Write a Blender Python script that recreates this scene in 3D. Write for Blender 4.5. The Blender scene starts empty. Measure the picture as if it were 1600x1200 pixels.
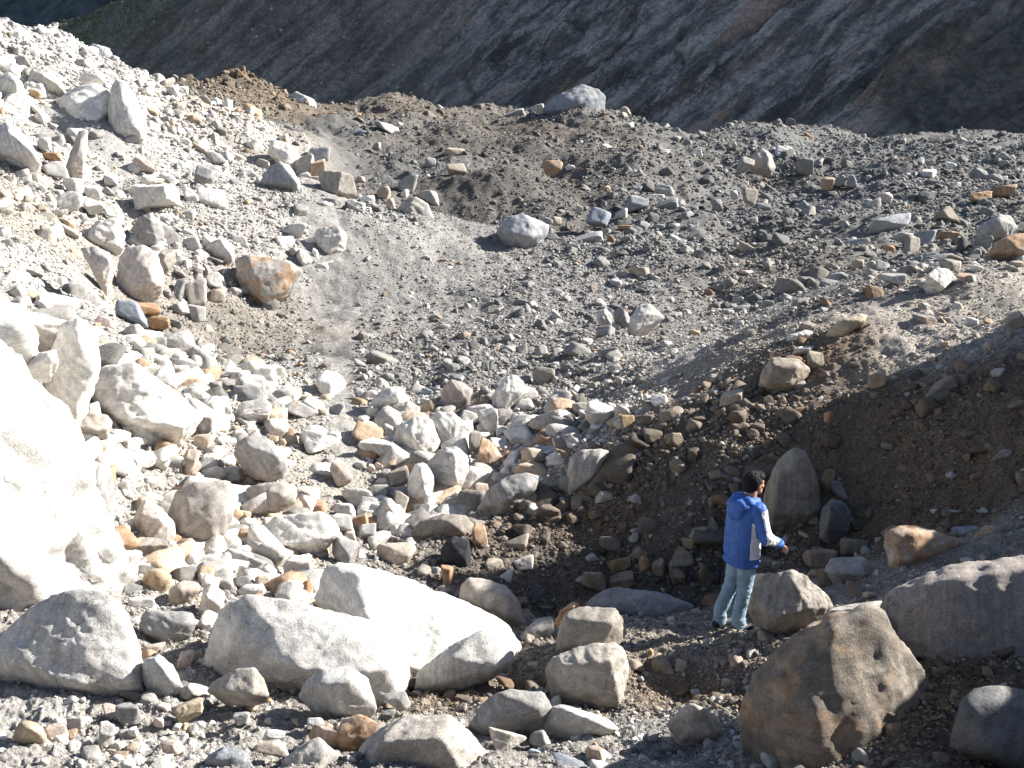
import bpy, bmesh, math, random
import numpy as np
from mathutils import Vector, Matrix

scene = bpy.context.scene
# ---------------------------------------------------------------- camera
FPX = 1716.0                       # focal length in pixels of a 1600-wide picture
PITCH = math.radians(14.0)
CAM = np.array([0.0, 0.0, 0.0])
cam_d = bpy.data.cameras.new("camera")
cam_d.sensor_width = 36.0
cam_d.lens = 36.0 * FPX / 1600.0
cam_d.clip_start = 0.1
cam_d.clip_end = 6000.0
cam_o = bpy.data.objects.new("camera", cam_d)
scene.collection.objects.link(cam_o)
cam_o.location = (0, 0, 0)
cam_o.rotation_euler = (math.radians(90.0) - PITCH, 0, 0)
scene.camera = cam_o

# ---------------------------------------------------------------- light
SUN = np.array([0.84, 0.20, 0.52]); SUN = SUN / np.linalg.norm(SUN)
world = bpy.data.worlds.new("World"); scene.world = world
world.use_nodes = True
wn = world.node_tree.nodes; wl = world.node_tree.links
sky = wn.new("ShaderNodeTexSky"); sky.sky_type = 'NISHITA'; sky.sun_disc = False
sky.sun_elevation = math.asin(SUN[2])
sky.sun_rotation = math.atan2(SUN[0], SUN[1])
sky.altitude = 1500; sky.dust_density = 2.5; sky.ozone_density = 0.6
bg = wn["Background"]; bg.inputs["Strength"].default_value = 0.062
wl.new(sky.outputs[0], bg.inputs[0])
sl = bpy.data.lights.new("sun", 'SUN'); sl.energy = 5.0; sl.angle = math.radians(0.5)
sl.color = (1.0, 0.965, 0.91)
so = bpy.data.objects.new("sun", sl); scene.collection.objects.link(so)
so.rotation_euler = Vector(SUN).to_track_quat('Z', 'Y').to_euler()
vs = scene.view_settings
vs.view_transform = 'Standard'; vs.look = 'None'; vs.gamma = 1.0
vs.exposure = 1.6
scene.render.film_transparent = False
scene.cycles.max_bounces = 5
scene.cycles.diffuse_bounces = 3

# ---------------------------------------------------------------- helpers
def ray(u, v):
    a = (np.asarray(u, float) - 800.0) / FPX
    b = -(np.asarray(v, float) - 600.0) / FPX
    cp, sp = math.cos(PITCH), math.sin(PITCH)
    d = np.stack([a, cp + b * sp, -sp + b * cp], -1)
    return d                                   # length > 1; z-depth parameterised
def at(u, v, Y):
    d = ray(u, v)
    return d * (np.asarray(Y, float) / d[..., 1])[..., None]

rs = np.random.RandomState(7)
_perm = rs.permutation(256).astype(np.int64)
_perm = np.concatenate([_perm, _perm, _perm])
_g = rs.normal(size=(256, 3)); _g /= np.linalg.norm(_g, axis=1)[:, None]
def perlin(p):
    p = np.asarray(p, float)
    i = np.floor(p).astype(np.int64); f = p - i
    w = f * f * f * (f * (f * 6 - 15) + 10)
    i &= 255
    out = 0.0
    for dx in (0, 1):
        wx = w[..., 0] if dx else 1 - w[..., 0]
        hx = _perm[i[..., 0] + dx]
        for dy in (0, 1):
            wy = w[..., 1] if dy else 1 - w[..., 1]
            hy = _perm[hx + i[..., 1] + dy]
            for dz in (0, 1):
                wz = w[..., 2] if dz else 1 - w[..., 2]
                h = _perm[hy + i[..., 2] + dz]
                g = _g[h]
                out = out + wx * wy * wz * (g[..., 0] * (f[..., 0] - dx) + g[..., 1] * (f[..., 1] - dy) + g[..., 2] * (f[..., 2] - dz))
    return out * 1.5
def fbm(p, octv=4, gain=0.5, lac=2.03):
    s = 0.0; a = 1.0; q = np.asarray(p, float)
    for k in range(octv):
        s = s + a * perlin(q); a *= gain; q = q * lac + 17.3
    return s
def ss(a, b, x):
    t = np.clip((x - a) / (b - a), 0, 1); return t * t * (3 - 2 * t)

def mesh_from(name, V, F, mat=None, smooth=True):
    me = bpy.data.meshes.new(name)
    V = np.asarray(V, np.float32); F = np.asarray(F, np.int32)
    n = F.shape[1]
    me.vertices.add(len(V)); me.vertices.foreach_set("co", V.ravel())
    me.loops.add(F.size); me.loops.foreach_set("vertex_index", F.ravel())
    me.polygons.add(len(F))
    me.polygons.foreach_set("loop_start", np.arange(len(F), dtype=np.int32) * n)
    me.polygons.foreach_set("loop_total", np.full(len(F), n, np.int32))
    if smooth: me.polygons.foreach_set("use_smooth", np.ones(len(F), bool))
    me.update(calc_edges=True); me.validate()
    if mat: me.materials.append(mat)
    return me
def link(name, me, parent=None, loc=None):
    o = bpy.data.objects.new(name, me); scene.collection.objects.link(o)
    if parent: o.parent = parent
    if loc is not None: o.location = loc
    return o
def tag(o, label=None, cat=None, group=None, kind=None):
    if label: o["label"] = label
    if cat: o["category"] = cat
    if group: o["group"] = group
    if kind: o["kind"] = kind
    return o
# ---------------------------------------------------------------- terrain shape
CTRL = [  # picture u, v of a 1600x1200 frame and horizontal distance in metres
(0,1200,6.8),(400,1200,6.8),(800,1200,6.9),(1200,1200,7.0),(1600,1200,6.6),
(0,1100,7.8),(200,1100,8.0),(400,1100,8.2),(600,1110,8.4),(800,1110,8.6),(1000,1110,8.8),(1200,1100,8.6),(1400,1010,8.0),(1420,1080,7.15),(1600,1080,7.0),(1490,1150,6.65),
(0,1010,9.0),(250,1000,9.8),(420,1000,10.0),(640,1060,9.6),(780,1040,10.2),(1600,1010,8.2),
(880,1000,10.6),(1000,965,10.9),(1150,978,10.8),(1280,930,10.9),(1400,880,11.0),(1600,858,10.2),
(300,900,12.0),(450,885,12.8),(600,850,14.3),(740,855,14.3),(860,930,13.3),(1050,900,13.6),(1300,852,12.8),(1500,828,12.0),
(1000,780,14.7),(1150,690,15.0),(1300,640,15.3),(1450,640,13.8),(1600,640,12.6),
(830,765,16.2),(1000,645,16.9),(1120,590,17.2),(1250,513,17.9),(1400,468,18.2),(1600,405,19.5),
(1450,525,16.6),(1300,545,16.6),(1450,482,17.8),(1600,485,16.8),(1600,440,18.3),
(1080,560,20.5),(1000,500,30.0),(1200,400,36.0),(1400,350,40.0),(1600,325,42.0),(1270,460,26.0),(1500,400,27.0),
(1500,260,60.0),(1200,260,58.0),(1300,218,80.0),(1600,207,90.0),(1100,208,78.0),(970,178,74.0),(900,195,70.0),(740,198,70.0),
(600,163,65.0),(460,155,60.0),(370,158,57.0),(280,138,52.0),(180,104,48.0),(60,74,44.0),(0,64,41.0),
(700,240,50.0),(600,230,52.0),(730,305,43.0),(850,290,46.0),(860,235,56.0),(950,350,41.0),(800,395,37.0),(640,385,35.0),(1050,290,50.0),
(500,480,31.0),(350,545,26.5),(600,560,25.0),(800,560,24.0),(900,480,30.0),(860,620,21.0),(700,650,20.0),(750,740,17.6),
(300,500,27.0),(100,420,23.5),(0,300,26.0),(0,380,22.5),(200,560,20.0),(330,600,20.2),(450,650,18.5),(300,700,16.2),(150,640,16.0),
(0,520,15.0),(0,700,12.0),(0,900,10.3),(180,820,13.2),(500,780,16.0),(600,720,18.0),
(200,400,28.0),(250,300,33.0),(100,250,34.0),(100,150,40.0),(400,300,39.0),(400,220,47.0),(500,330,36.0),(300,200,44.0),(520,210,52.0)]
_c = np.array(CTRL, float)
P3 = list(at(_c[:, 0], _c[:, 1], _c[:, 2]))
P3 += [np.array(q, float) for q in [
 (0,0,-1.65),(3,0,-1.3),(-3,0,-1.9),(0,-6,-0.8),(6,-6,0.2),(-6,-6,-1.5),(0,2,-2.3),(0,4.5,-3.5),(-3,4,-3.3),(3,4,-3.2),
 (10,19.5,-3.0),(14,20,-3.4),(12.5,17.6,-2.9),(9.6,17.0,-2.9),(-12,10,-1.6),(-12,4,-1.8),(-16,16,-0.6),(-22,24,1.6),(-32,40,4.5),(-40,60,5.0),(10,5,-1.5),(60,60,-0.5),(40,40,-2.0),(70,90,-1.0),(0,-20,1),(20,-10,3),(-25,-5,1)]]
P3 = np.array(P3)
def _tps_fit(X, z, lam=0.02):
    n = len(X)
    r2 = ((X[:, None] - X[None]) ** 2).sum(-1)
    K = 0.5 * r2 * np.log(r2 + 1e-9) + lam * np.eye(n)
    A = np.zeros((n + 3, n + 3)); A[:n, :n] = K; A[:n, n] = 1; A[:n, n + 1:] = X
    A[n, :n] = 1; A[n + 1:, :n] = X.T
    b = np.zeros(n + 3); b[:n] = z
    return np.linalg.solve(A, b)
# the fit runs in (bearing, log distance): detail is needed near, breadth far
def warp(x, y):
    x = np.asarray(x, float); y = np.asarray(y, float)
    r = np.sqrt(x * x + y * y + 9.0)
    L = np.log(r)
    return np.stack([np.arctan2(x, np.abs(y) + 3.0) * 2.2 * np.sign(y + 1e-6) * np.sign(y + 1e-6), L * 2.0 + (y < 0) * 0.0], -1)
_X = P3[:, :2].copy()
_front = _X[:, 1] > 1.0
_W = _tps_fit(warp(_X[_front, 0], _X[_front, 1]), P3[_front, 2])
_XF = warp(_X[_front, 0], _X[_front, 1])
def _base(x, y):
    x = np.asarray(x, float); y = np.asarray(y, float); shp = x.shape
    q = warp(x.ravel(), y.ravel()); out = np.empty(len(q)); n = len(_XF)
    for s in range(0, len(q), 60000):
        c = q[s:s + 60000]
        r2 = ((c[:, None] - _XF[None]) ** 2).sum(-1)
        out[s:s + 60000] = (0.5 * r2 * np.log(r2 + 1e-9)) @ _W[:n] + _W[n] + c @ _W[n + 1:]
    return out.reshape(shp)
# unseen ridge off to the right, added and shaped to shade the gully
RY = np.array([-20, 2, 6, 8.5, 10.8, 12.1, 13.3, 15.0, 16.2, 17.2, 19, 30, 60, 100.])
RZ = np.array([0.5, 0.2, -0.6, -1.0, -1.5, -1.4, 0.7, 1.5, 1.5, -0.9, -1.9, -2.0, -1.5, -1.5])
RX = np.array([8.0, 7.0, 7.5, 7.8, 8.6, 9.2, 9.7, 10.6, 10.9, 11.6, 13, 25, 50, 90.])
SKYU = np.array([-400, 0, 180, 370, 600, 740, 970, 1200, 1600, 2000.])
SKYD = np.array([40, 43, 50, 60, 67, 73, 77, 83, 93, 97.])
_sa = np.arctan((SKYU - 800) / (FPX * math.cos(PITCH)))
PITS = []
def height(x, y, fine=True):
    x = np.asarray(x, float); y = np.asarray(y, float)
    z = _base(x, y)
    # close behind the viewer: plain slope the viewer stands on
    back = ss(4.5, 1.0, y)
    plain = -1.65 + 0.10 * x - np.clip(y, -60, 5) * 0.30
    z = z * (1 - back) + plain * back
    R = np.interp(y, RY, RZ); X0 = np.interp(y, RY, RX)
    rz = R - 1.5 * np.clip(X0 - x, 0, None) + 0.12 * np.clip(x - X0, 0, 12)
    k = 0.2
    dd = np.clip((rz - z) / k, -30, 30)
    z = z + k * np.log1p(np.exp(dd))
    r = np.hypot(x, y); th = np.arctan2(x, y)
    D = np.interp(th, _sa, SKYD) * 1.03
    z = np.where((r > D) & (y > 0), np.maximum(z - (r - D) * 0.45 - 0.0, -42.0), z)
    z = np.where(r > 160, np.maximum(-42.0, z - (r - 160) * 0.2), z)
    z = z + 0.28 * ss(10, 16, r) * ss(60, 30, r) * (np.abs(perlin(np.stack([x, y, x * 0], -1) / 3.4 + 7.7)) - 0.2)
    for px_, py_, pr_, pd_ in PITS:
        z = z - pd_ * np.exp(-((x - px_) ** 2 + (y - py_) ** 2) / (pr_ * pr_))
    if fine:
        p = np.stack([x, y, np.zeros_like(x)], -1)
        a = np.interp(r, [8, 14, 22, 60], [0.95, 1.0, 0.75, 1.6])
        z = z + 0.12 * np.clip(r / 13, 0.45, 1.9) * fbm(p / 3.1, 3) + 1.25 * ss(22, 50, r) * fbm(p / 8.0 + 3.0, 3)
        n1 = fbm(p * 1.9 + 5.1, 3)
        z = z + 0.075 * a * n1
        near = ss(25, 12, r)
        cl = 1 - np.abs(fbm(p * 7.0 + 9.7, 3, 0.55))
        z = z + near * (0.034 * fbm(p * 6.0 + 3.3, 4, 0.6) + 0.035 * cl ** 3 * ss(-0.3, 0.4, perlin(p * 1.3 + 2.2)))
        z = z + 0.012 * np.clip(r / 9, 0.7, 2.5) * fbm(p * 14.0 / 1.0 + 1.7, 2) * ss(22, 11, r)
    return z
def hit(u, v, fine=False):
    """where the picture ray u, v meets the ground"""
    u = np.atleast_1d(np.asarray(u, float)); v = np.atleast_1d(np.asarray(v, float))
    d = ray(u, v); d = d / d[:, 1:2]
    Y = np.exp(np.linspace(math.log(4.5), math.log(120), 900))
    P = d[:, None, :] * Y[None, :, None]
    g = height(P[..., 0], P[..., 1], fine) - P[..., 2]
    below = g > 0
    k = np.where(below.any(1), below.argmax(1), len(Y) - 1)
    k0 = np.maximum(k - 1, 0)
    idx = np.arange(len(u)); g0 = g[idx, k0]; g1 = g[idx, k]
    t = np.where(g1 > g0, np.clip(-g0 / (g1 - g0 + 1e-9), 0, 1), 1.0)
    Yh = Y[k0] + (Y[k] - Y[k0]) * t
    return Yh, below.any(1)

_pit = [(262,742,.42,.40),(350,742,.38,.45),(205,870,.35,.30),(60,190,1.2,.9),(160,265,.9,.6),(260,760,.4,.3),(200,480,.8,.5),(290,470,.8,.5),(380,440,.8,.45),(850,935,.6,.45),(1340,815,.6,.4),(215,330,1.0,.5),(600,840,.5,.35),(690,800,.6,.3),(690,300,2.5,1.0),(1120,880,.6,.35),(560,1020,.5,.3),(1010,930,.7,.4),(1075,1065,.35,.3),(820,1060,.3,.2)]
_py, _ = hit([q[0] for q in _pit], [q[1] for q in _pit])
_pp = at(np.array([q[0] for q in _pit]), np.array([q[1] for q in _pit]), _py)
PITS = [(float(a[0]), float(a[1]), q[2], q[3]) for a, q in zip(_pp, _pit)]
# ---------------------------------------------------------------- materials
class NT:
    def __init__(s, name):
        s.m = bpy.data.materials.new(name); s.m.use_nodes = True
        s.n = s.m.node_tree.nodes; s.l = s.m.node_tree.links
        s.b = s.n["Principled BSDF"]; s.b.inputs["Roughness"].default_value = 0.9
        s.b.inputs["Specular IOR Level"].default_value = 0.25
    def node(s, t, **k):
        q = s.n.new(t)
        for a, b in k.items(): setattr(q, a, b)
        return q
    def link(s, a, b): s.l.new(a, b)
    def val(s, sock, x):
        if hasattr(x, "is_output"): s.l.new(x, sock)
        else: sock.default_value = x
    def math(s, op, a, b=0.0, clamp=False):
        q = s.node("ShaderNodeMath", operation=op); q.use_clamp = clamp
        s.val(q.inputs[0], a); s.val(q.inputs[1], b); return q.outputs[0]
    def vmath(s, op, a, b=(0, 0, 0)):
        q = s.node("ShaderNodeVectorMath", operation=op)
        s.val(q.inputs[0], a); s.val(q.inputs[1], b); return q.outputs[0]
    def noise(s, vec, scale, detail=5, rough=0.55, dist=0.0):
        q = s.node("ShaderNodeTexNoise"); s.val(q.inputs["Vector"], vec); s.val(q.inputs["Scale"], scale)
        q.inputs["Detail"].default_value = detail; q.inputs["Roughness"].default_value = rough
        q.inputs["Distortion"].default_value = dist; return q.outputs["Fac"]
    def ramp(s, f, a, b, lo=0.0, hi=1.0):
        q = s.node("ShaderNodeMapRange"); q.interpolation_type = 'SMOOTHSTEP'
        s.val(q.inputs["Value"], f); q.inputs["From Min"].default_value = a; q.inputs["From Max"].default_value = b
        q.inputs["To Min"].default_value = lo; q.inputs["To Max"].default_value = hi; return q.outputs[0]
    def mix(s, f, a, b, mode='MIX'):
        q = s.node("ShaderNodeMix", data_type='RGBA', blend_type=mode)
        s.val(q.inputs[0], f); s.val(q.inputs[6], a); s.val(q.inputs[7], b); return q.outputs[2]
    def scale(s, c, f):
        q = s.node("ShaderNodeVectorMath", operation='SCALE'); s.val(q.inputs[0], c); s.val(q.inputs["Scale"], f); return q.outputs[0]
    def bump(s, h, strength, dist, prev=None):
        q = s.node("ShaderNodeBump"); q.inputs["Strength"].default_value = strength; q.inputs["Distance"].default_value = dist
        s.link(h, q.inputs["Height"])
        if prev: s.link(prev, q.inputs["Normal"])
        return q.outputs[0]

def rock_material(name, source):
    """source: 'object' = the rock's own colour, 'instance' = colour carried by each loose stone"""
    t = NT(name)
    oi = t.node("ShaderNodeObjectInfo")
    geo = t.node("ShaderNodeNewGeometry")
    if source == 'object':
        tc = t.node("ShaderNodeTexCoord")
        off = t.math('MULTIPLY', oi.outputs["Random"], 50.0)
        pos = t.vmath('ADD', geo.outputs["Position"], off)
        base = oi.outputs["Color"]; stain = t.math('SUBTRACT', 1.0, oi.outputs["Alpha"])
        rnd = oi.outputs["Random"]
    else:
        at_ = t.node("ShaderNodeAttribute", attribute_type='INSTANCER', attribute_name='tint')
        pos = geo.outputs["Position"]
        base = at_.outputs["Color"]; stain = 0.12; rnd = oi.outputs["Random"]
    if source == 'object':
        # foliation: each rock's bands run their own way
        rot = t.node("ShaderNodeVectorRotate", rotation_type='EULER_XYZ')
        t.link(pos, rot.inputs["Vector"])
        cmb = t.node("ShaderNodeCombineXYZ")
        t.val(cmb.inputs[0], t.math('MULTIPLY', rnd, 3.1)); t.val(cmb.inputs[1], t.math('MULTIPLY', rnd, 7.7)); t.val(cmb.inputs[2], t.math('MULTIPLY', rnd, 13.0))
        t.link(cmb.outputs[0], rot.inputs["Rotation"])
        bp = t.vmath('MULTIPLY', rot.outputs[0], (1.2, 1.6, 14.0))
        bands = t.noise(bp, 1.0, 4, 0.6, 0.3)
        big = t.noise(pos, 1.7, 6, 0.62)
        mid = t.noise(pos, 9.0, 6, 0.65)
        fin = t.noise(pos, 60.0, 3, 0.6)
        rust = t.noise(t.vmath('ADD', pos, (31, 7, 3)), 2.3, 6, 0.7, 0.6)
        f = t.math('ADD', t.ramp(big, 0.3, 0.7, 0.88, 1.08), t.ramp(bands, 0.38, 0.64, -0.17, 0.08))
        f = t.math('MULTIPLY', f, t.ramp(mid, 0.25, 0.7, 0.76, 1.12))
        f = t.math('MULTIPLY', f, t.ramp(fin, 0.3, 0.7, 0.76, 1.16))
        col = t.scale(base, f)
        # dark lichen flecks and mineral spots
        sp = t.noise(t.vmath('ADD', pos, (3, 55, 9)), 26.0, 4, 0.7)
        col = t.mix(t.ramp(sp, 0.62, 0.72, 0, 0.55), col, t.scale(col, 0.45))
        # cracks
        vo = t.node("ShaderNodeTexVoronoi", feature='DISTANCE_TO_EDGE')
        t.link(t.vmath('ADD', pos, t.scale(t.vmath('ADD', t.noise(pos, 5.0, 5, 0.6), (0, 0, 0)), 0.6)), vo.inputs["Vector"]); vo.inputs["Scale"].default_value = 2.2
        crack = t.math('MULTIPLY', t.ramp(vo.outputs["Distance"], 0.0, 0.012, 1, 0), t.ramp(t.noise(pos, 1.1, 3), 0.48, 0.6))
        col = t.mix(t.math('MULTIPLY', crack, 0.8), col, (0.05, 0.045, 0.04, 1))
        rm = t.math('MULTIPLY', t.ramp(t.math('ADD', rust, t.math('MULTIPLY', stain, 0.22)), 0.56, 0.70), t.ramp(stain, 0.0, 0.5, 0.12, 0.95))
        col = t.mix(rm, col, t.mix(t.ramp(mid, 0.35, 0.65), (0.30, 0.155, 0.075, 1), (0.43, 0.31, 0.20, 1)))
        # silt lying on the upward faces
        sx = t.node("ShaderNodeSeparateXYZ"); t.link(geo.outputs["Normal"], sx.inputs[0])
        dust = t.math('MULTIPLY', t.ramp(sx.outputs[2], 0.55, 0.95), t.ramp(t.noise(pos, 3.3, 6, 0.7), 0.50, 0.60))
        col = t.mix(t.math('MULTIPLY', dust, 0.55), col, t.scale((0.33, 0.295, 0.25), t.ramp(fin, 0.3, 0.7, 0.7, 1.2)))
        t.link(col, t.b.inputs["Base Color"])
        h = t.math('ADD', t.math('MULTIPLY', mid, 0.6), t.math('MULTIPLY', bands, 0.5))
        n = t.bump(h, 0.6, 0.014)
        n = t.bump(t.noise(pos, 40.0, 6, 0.78), 0.9, 0.012, n)
        n = t.bump(crack, -0.5, 0.02, n)
        t.link(n, t.b.inputs["Normal"])
    else:
        mid = t.noise(pos, 11.0, 4, 0.65)
        col = t.scale(base, t.ramp(mid, 0.25, 0.75, 0.72, 1.22))
        t.link(col, t.b.inputs["Base Color"])
        t.link(t.bump(mid, 0.7, 0.03), t.b.inputs["Normal"])
    return t.m
M_ROCK = rock_material("rock_stone", 'object')
M_SCREE = rock_material("scree_stone", 'instance')

def ground_material():
    t = NT("moraine_soil"); t.b.inputs["Roughness"].default_value = 0.97
    at_ = t.node("ShaderNodeAttribute", attribute_type='GEOMETRY', attribute_name='tint')
    geo = t.node("ShaderNodeNewGeometry"); pos = geo.outputs["Position"]
    big = t.noise(pos, 0.45, 6, 0.6); mid = t.noise(pos, 4.0, 6, 0.68); fin = t.noise(pos, 26.0, 5, 0.72)
    f = t.math('MULTIPLY', t.ramp(big, 0.3, 0.7, 0.84, 1.16), t.ramp(mid, 0.28, 0.72, 0.80, 1.14))
    f = t.math('MULTIPLY', f, t.ramp(fin, 0.3, 0.72, 0.68, 1.22))
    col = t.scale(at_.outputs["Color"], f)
    # grit: pale and dark grains
    vo = t.node("ShaderNodeTexVoronoi"); t.link(pos, vo.inputs["Vector"]); vo.inputs["Scale"].default_value = 34.0
    hsv = t.node("ShaderNodeSeparateColor"); t.link(vo.outputs["Color"], hsv.inputs[0])
    col = t.mix(t.ramp(hsv.outputs[0], 0.80, 0.86, 0, 0.5), col, t.scale(col, 1.7))
    col = t.mix(t.ramp(hsv.outputs[1], 0.84, 0.9, 0, 0.5), col, t.scale(col, 0.5))
    t.link(col, t.b.inputs["Base Color"])
    n = t.bump(t.noise(pos, 7.0, 7, 0.75), 1.0, 0.07)
    n = t.bump(vo.outputs["Distance"], -0.6, 0.02, n)
    n = t.bump(fin, 0.9, 0.02, n)
    t.link(n, t.b.inputs["Normal"])
    return t.m
M_GROUND = ground_material()
# ---------------------------------------------------------------- ground colour and stones, place by place; some dark tones hold shade
# u, v, (albedo), stone cover 0..1, stone size factor, pale fraction, rust fraction
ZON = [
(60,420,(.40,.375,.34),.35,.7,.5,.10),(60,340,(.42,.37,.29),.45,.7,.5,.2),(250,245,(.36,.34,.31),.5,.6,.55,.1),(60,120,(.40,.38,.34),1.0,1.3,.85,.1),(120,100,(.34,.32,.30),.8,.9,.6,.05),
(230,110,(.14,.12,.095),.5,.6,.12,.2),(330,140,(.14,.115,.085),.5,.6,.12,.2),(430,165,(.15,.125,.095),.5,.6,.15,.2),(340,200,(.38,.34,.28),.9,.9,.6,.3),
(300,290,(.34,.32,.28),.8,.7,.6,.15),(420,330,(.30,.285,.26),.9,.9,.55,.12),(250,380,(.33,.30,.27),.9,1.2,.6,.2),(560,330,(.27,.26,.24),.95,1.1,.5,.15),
(540,200,(.15,.145,.135),.8,.8,.25,.1),(640,250,(.13,.125,.118),.6,.7,.15,.1),(730,300,(.10,.09,.08),.5,.6,.08,.12),(690,225,(.115,.105,.092),.5,.6,.08,.12),(870,215,(.105,.09,.075),.5,.6,.12,.12),  # brown mounds, darkened further in colour for the grazing light on them
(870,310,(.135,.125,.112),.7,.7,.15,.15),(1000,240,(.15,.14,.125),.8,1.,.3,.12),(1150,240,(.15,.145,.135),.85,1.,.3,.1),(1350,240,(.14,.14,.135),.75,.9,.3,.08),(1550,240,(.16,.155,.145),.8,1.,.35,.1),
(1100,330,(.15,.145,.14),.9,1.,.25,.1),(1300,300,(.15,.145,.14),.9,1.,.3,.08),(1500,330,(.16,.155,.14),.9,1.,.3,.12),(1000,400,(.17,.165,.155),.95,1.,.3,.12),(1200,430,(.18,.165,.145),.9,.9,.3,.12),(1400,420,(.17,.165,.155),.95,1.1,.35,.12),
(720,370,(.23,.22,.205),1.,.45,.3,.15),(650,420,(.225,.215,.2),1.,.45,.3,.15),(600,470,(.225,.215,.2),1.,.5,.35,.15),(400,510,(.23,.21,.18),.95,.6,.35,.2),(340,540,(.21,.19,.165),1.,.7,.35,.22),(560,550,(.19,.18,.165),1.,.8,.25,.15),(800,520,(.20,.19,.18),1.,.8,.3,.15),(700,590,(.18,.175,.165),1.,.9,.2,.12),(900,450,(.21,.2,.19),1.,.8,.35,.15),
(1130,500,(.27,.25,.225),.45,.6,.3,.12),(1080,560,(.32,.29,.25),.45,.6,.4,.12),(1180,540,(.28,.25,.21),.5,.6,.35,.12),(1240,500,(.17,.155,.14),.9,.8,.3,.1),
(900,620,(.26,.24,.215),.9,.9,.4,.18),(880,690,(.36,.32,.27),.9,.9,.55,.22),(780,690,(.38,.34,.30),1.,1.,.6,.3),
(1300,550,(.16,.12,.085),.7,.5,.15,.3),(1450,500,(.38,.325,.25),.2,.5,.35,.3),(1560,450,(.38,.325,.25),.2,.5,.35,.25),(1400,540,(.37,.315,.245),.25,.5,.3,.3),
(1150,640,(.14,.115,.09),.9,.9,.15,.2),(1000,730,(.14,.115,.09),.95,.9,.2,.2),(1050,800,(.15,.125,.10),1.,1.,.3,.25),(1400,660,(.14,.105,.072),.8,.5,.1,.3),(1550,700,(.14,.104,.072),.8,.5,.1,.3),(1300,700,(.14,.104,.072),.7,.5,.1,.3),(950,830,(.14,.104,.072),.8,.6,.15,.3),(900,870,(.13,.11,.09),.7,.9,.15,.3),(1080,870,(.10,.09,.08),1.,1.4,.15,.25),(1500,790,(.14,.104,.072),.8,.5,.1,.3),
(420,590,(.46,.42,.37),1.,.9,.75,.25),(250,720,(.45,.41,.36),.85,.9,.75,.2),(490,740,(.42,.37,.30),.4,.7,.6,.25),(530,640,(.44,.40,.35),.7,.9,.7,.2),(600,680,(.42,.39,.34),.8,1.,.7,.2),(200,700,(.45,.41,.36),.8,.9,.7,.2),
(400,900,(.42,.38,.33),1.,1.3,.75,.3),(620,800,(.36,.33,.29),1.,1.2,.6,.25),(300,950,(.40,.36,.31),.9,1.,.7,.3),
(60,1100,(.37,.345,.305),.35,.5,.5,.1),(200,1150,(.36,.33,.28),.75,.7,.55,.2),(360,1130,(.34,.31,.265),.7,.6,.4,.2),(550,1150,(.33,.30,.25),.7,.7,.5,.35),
(680,1080,(.16,.13,.10),.9,.8,.15,.2),(820,1160,(.34,.31,.27),.6,.6,.5,.25),(950,1170,(.33,.305,.265),.9,.8,.5,.2),(1050,1160,(.33,.305,.265),.9,.8,.5,.15),(1080,1020,(.26,.225,.185),.95,.8,.4,.2),(1040,970,(.27,.24,.205),.95,.8,.45,.25),(1060,1070,(.19,.155,.12),.8,.8,.3,.2),(1170,990,(.25,.22,.18),.95,.8,.4,.2),(1330,920,(.30,.27,.23),.7,.7,.45,.2),(1200,1080,(.13,.105,.08),.9,.8,.2,.2),(1400,1080,(.15,.115,.08),.9,.8,.15,.4),(1500,860,(.28,.25,.21),.6,.5,.4,.2)]  # shaded steep soil and hollow are set darker in colour
_zu = np.array([z[0] for z in ZON], float); _zv = np.array([z[1] for z in ZON], float)
_zy, _ = hit(_zu, _zv)
_zp = at(_zu, _zv, _zy)
def _zc(x, y): return np.stack([np.arctan2(x, np.maximum(y, 0.5)), 1.5 * np.log(np.hypot(x, y) + 1.0)], -1)
_zq = _zc(_zp[:, 0], _zp[:, 1])
_za = np.array([list(z[2]) + list(z[3:]) for z in ZON], float)
_mid = (_zv < 600) & (_zu > 480) & (_za[:, 0] < 0.30)
_za[_mid, :3] *= np.where(_zv[_mid] < 350, 0.98, 1.04)[:, None]
_za[(_za[:, 0] > .38) & (_zu < 800), :3] *= 0.85
_bank = (_za[:, 0] / _za[:, 2] > 1.55)
_za[_bank, :3] *= np.array([1.06, 1.03, 1.0]); _za[_bank, 4] *= 1.7
_lum = _za[:, :3].mean(1, keepdims=True); _pal = _za[:, 0] > .30
_za[_pal, :3] = (_za[:, :3] * .55 + _lum * .45 * np.array([1.03, 1.0, .96]))[_pal]
def zone(x, y):
    q = _zc(np.ravel(x), np.ravel(y)); out = np.empty((len(q), 7))
    # a little wander so that no border runs straight
    p = np.stack([np.ravel(x), np.ravel(y), np.zeros(len(q))], -1)
    r = np.hypot(p[:, 0], p[:, 1])[:, None]
    wv = np.stack([perlin(p / np.clip(r, 8, 60) * 14 + 3), perlin(p / np.clip(r, 8, 60) * 14 + 40)], -1) * 0.03
    q = q + wv
    for s in range(0, len(q), 100000):
        c = q[s:s + 100000]
        d2 = ((c[:, None] - _zq[None]) ** 2).sum(-1)
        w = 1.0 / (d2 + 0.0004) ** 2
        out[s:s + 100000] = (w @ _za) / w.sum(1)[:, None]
    return out

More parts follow.
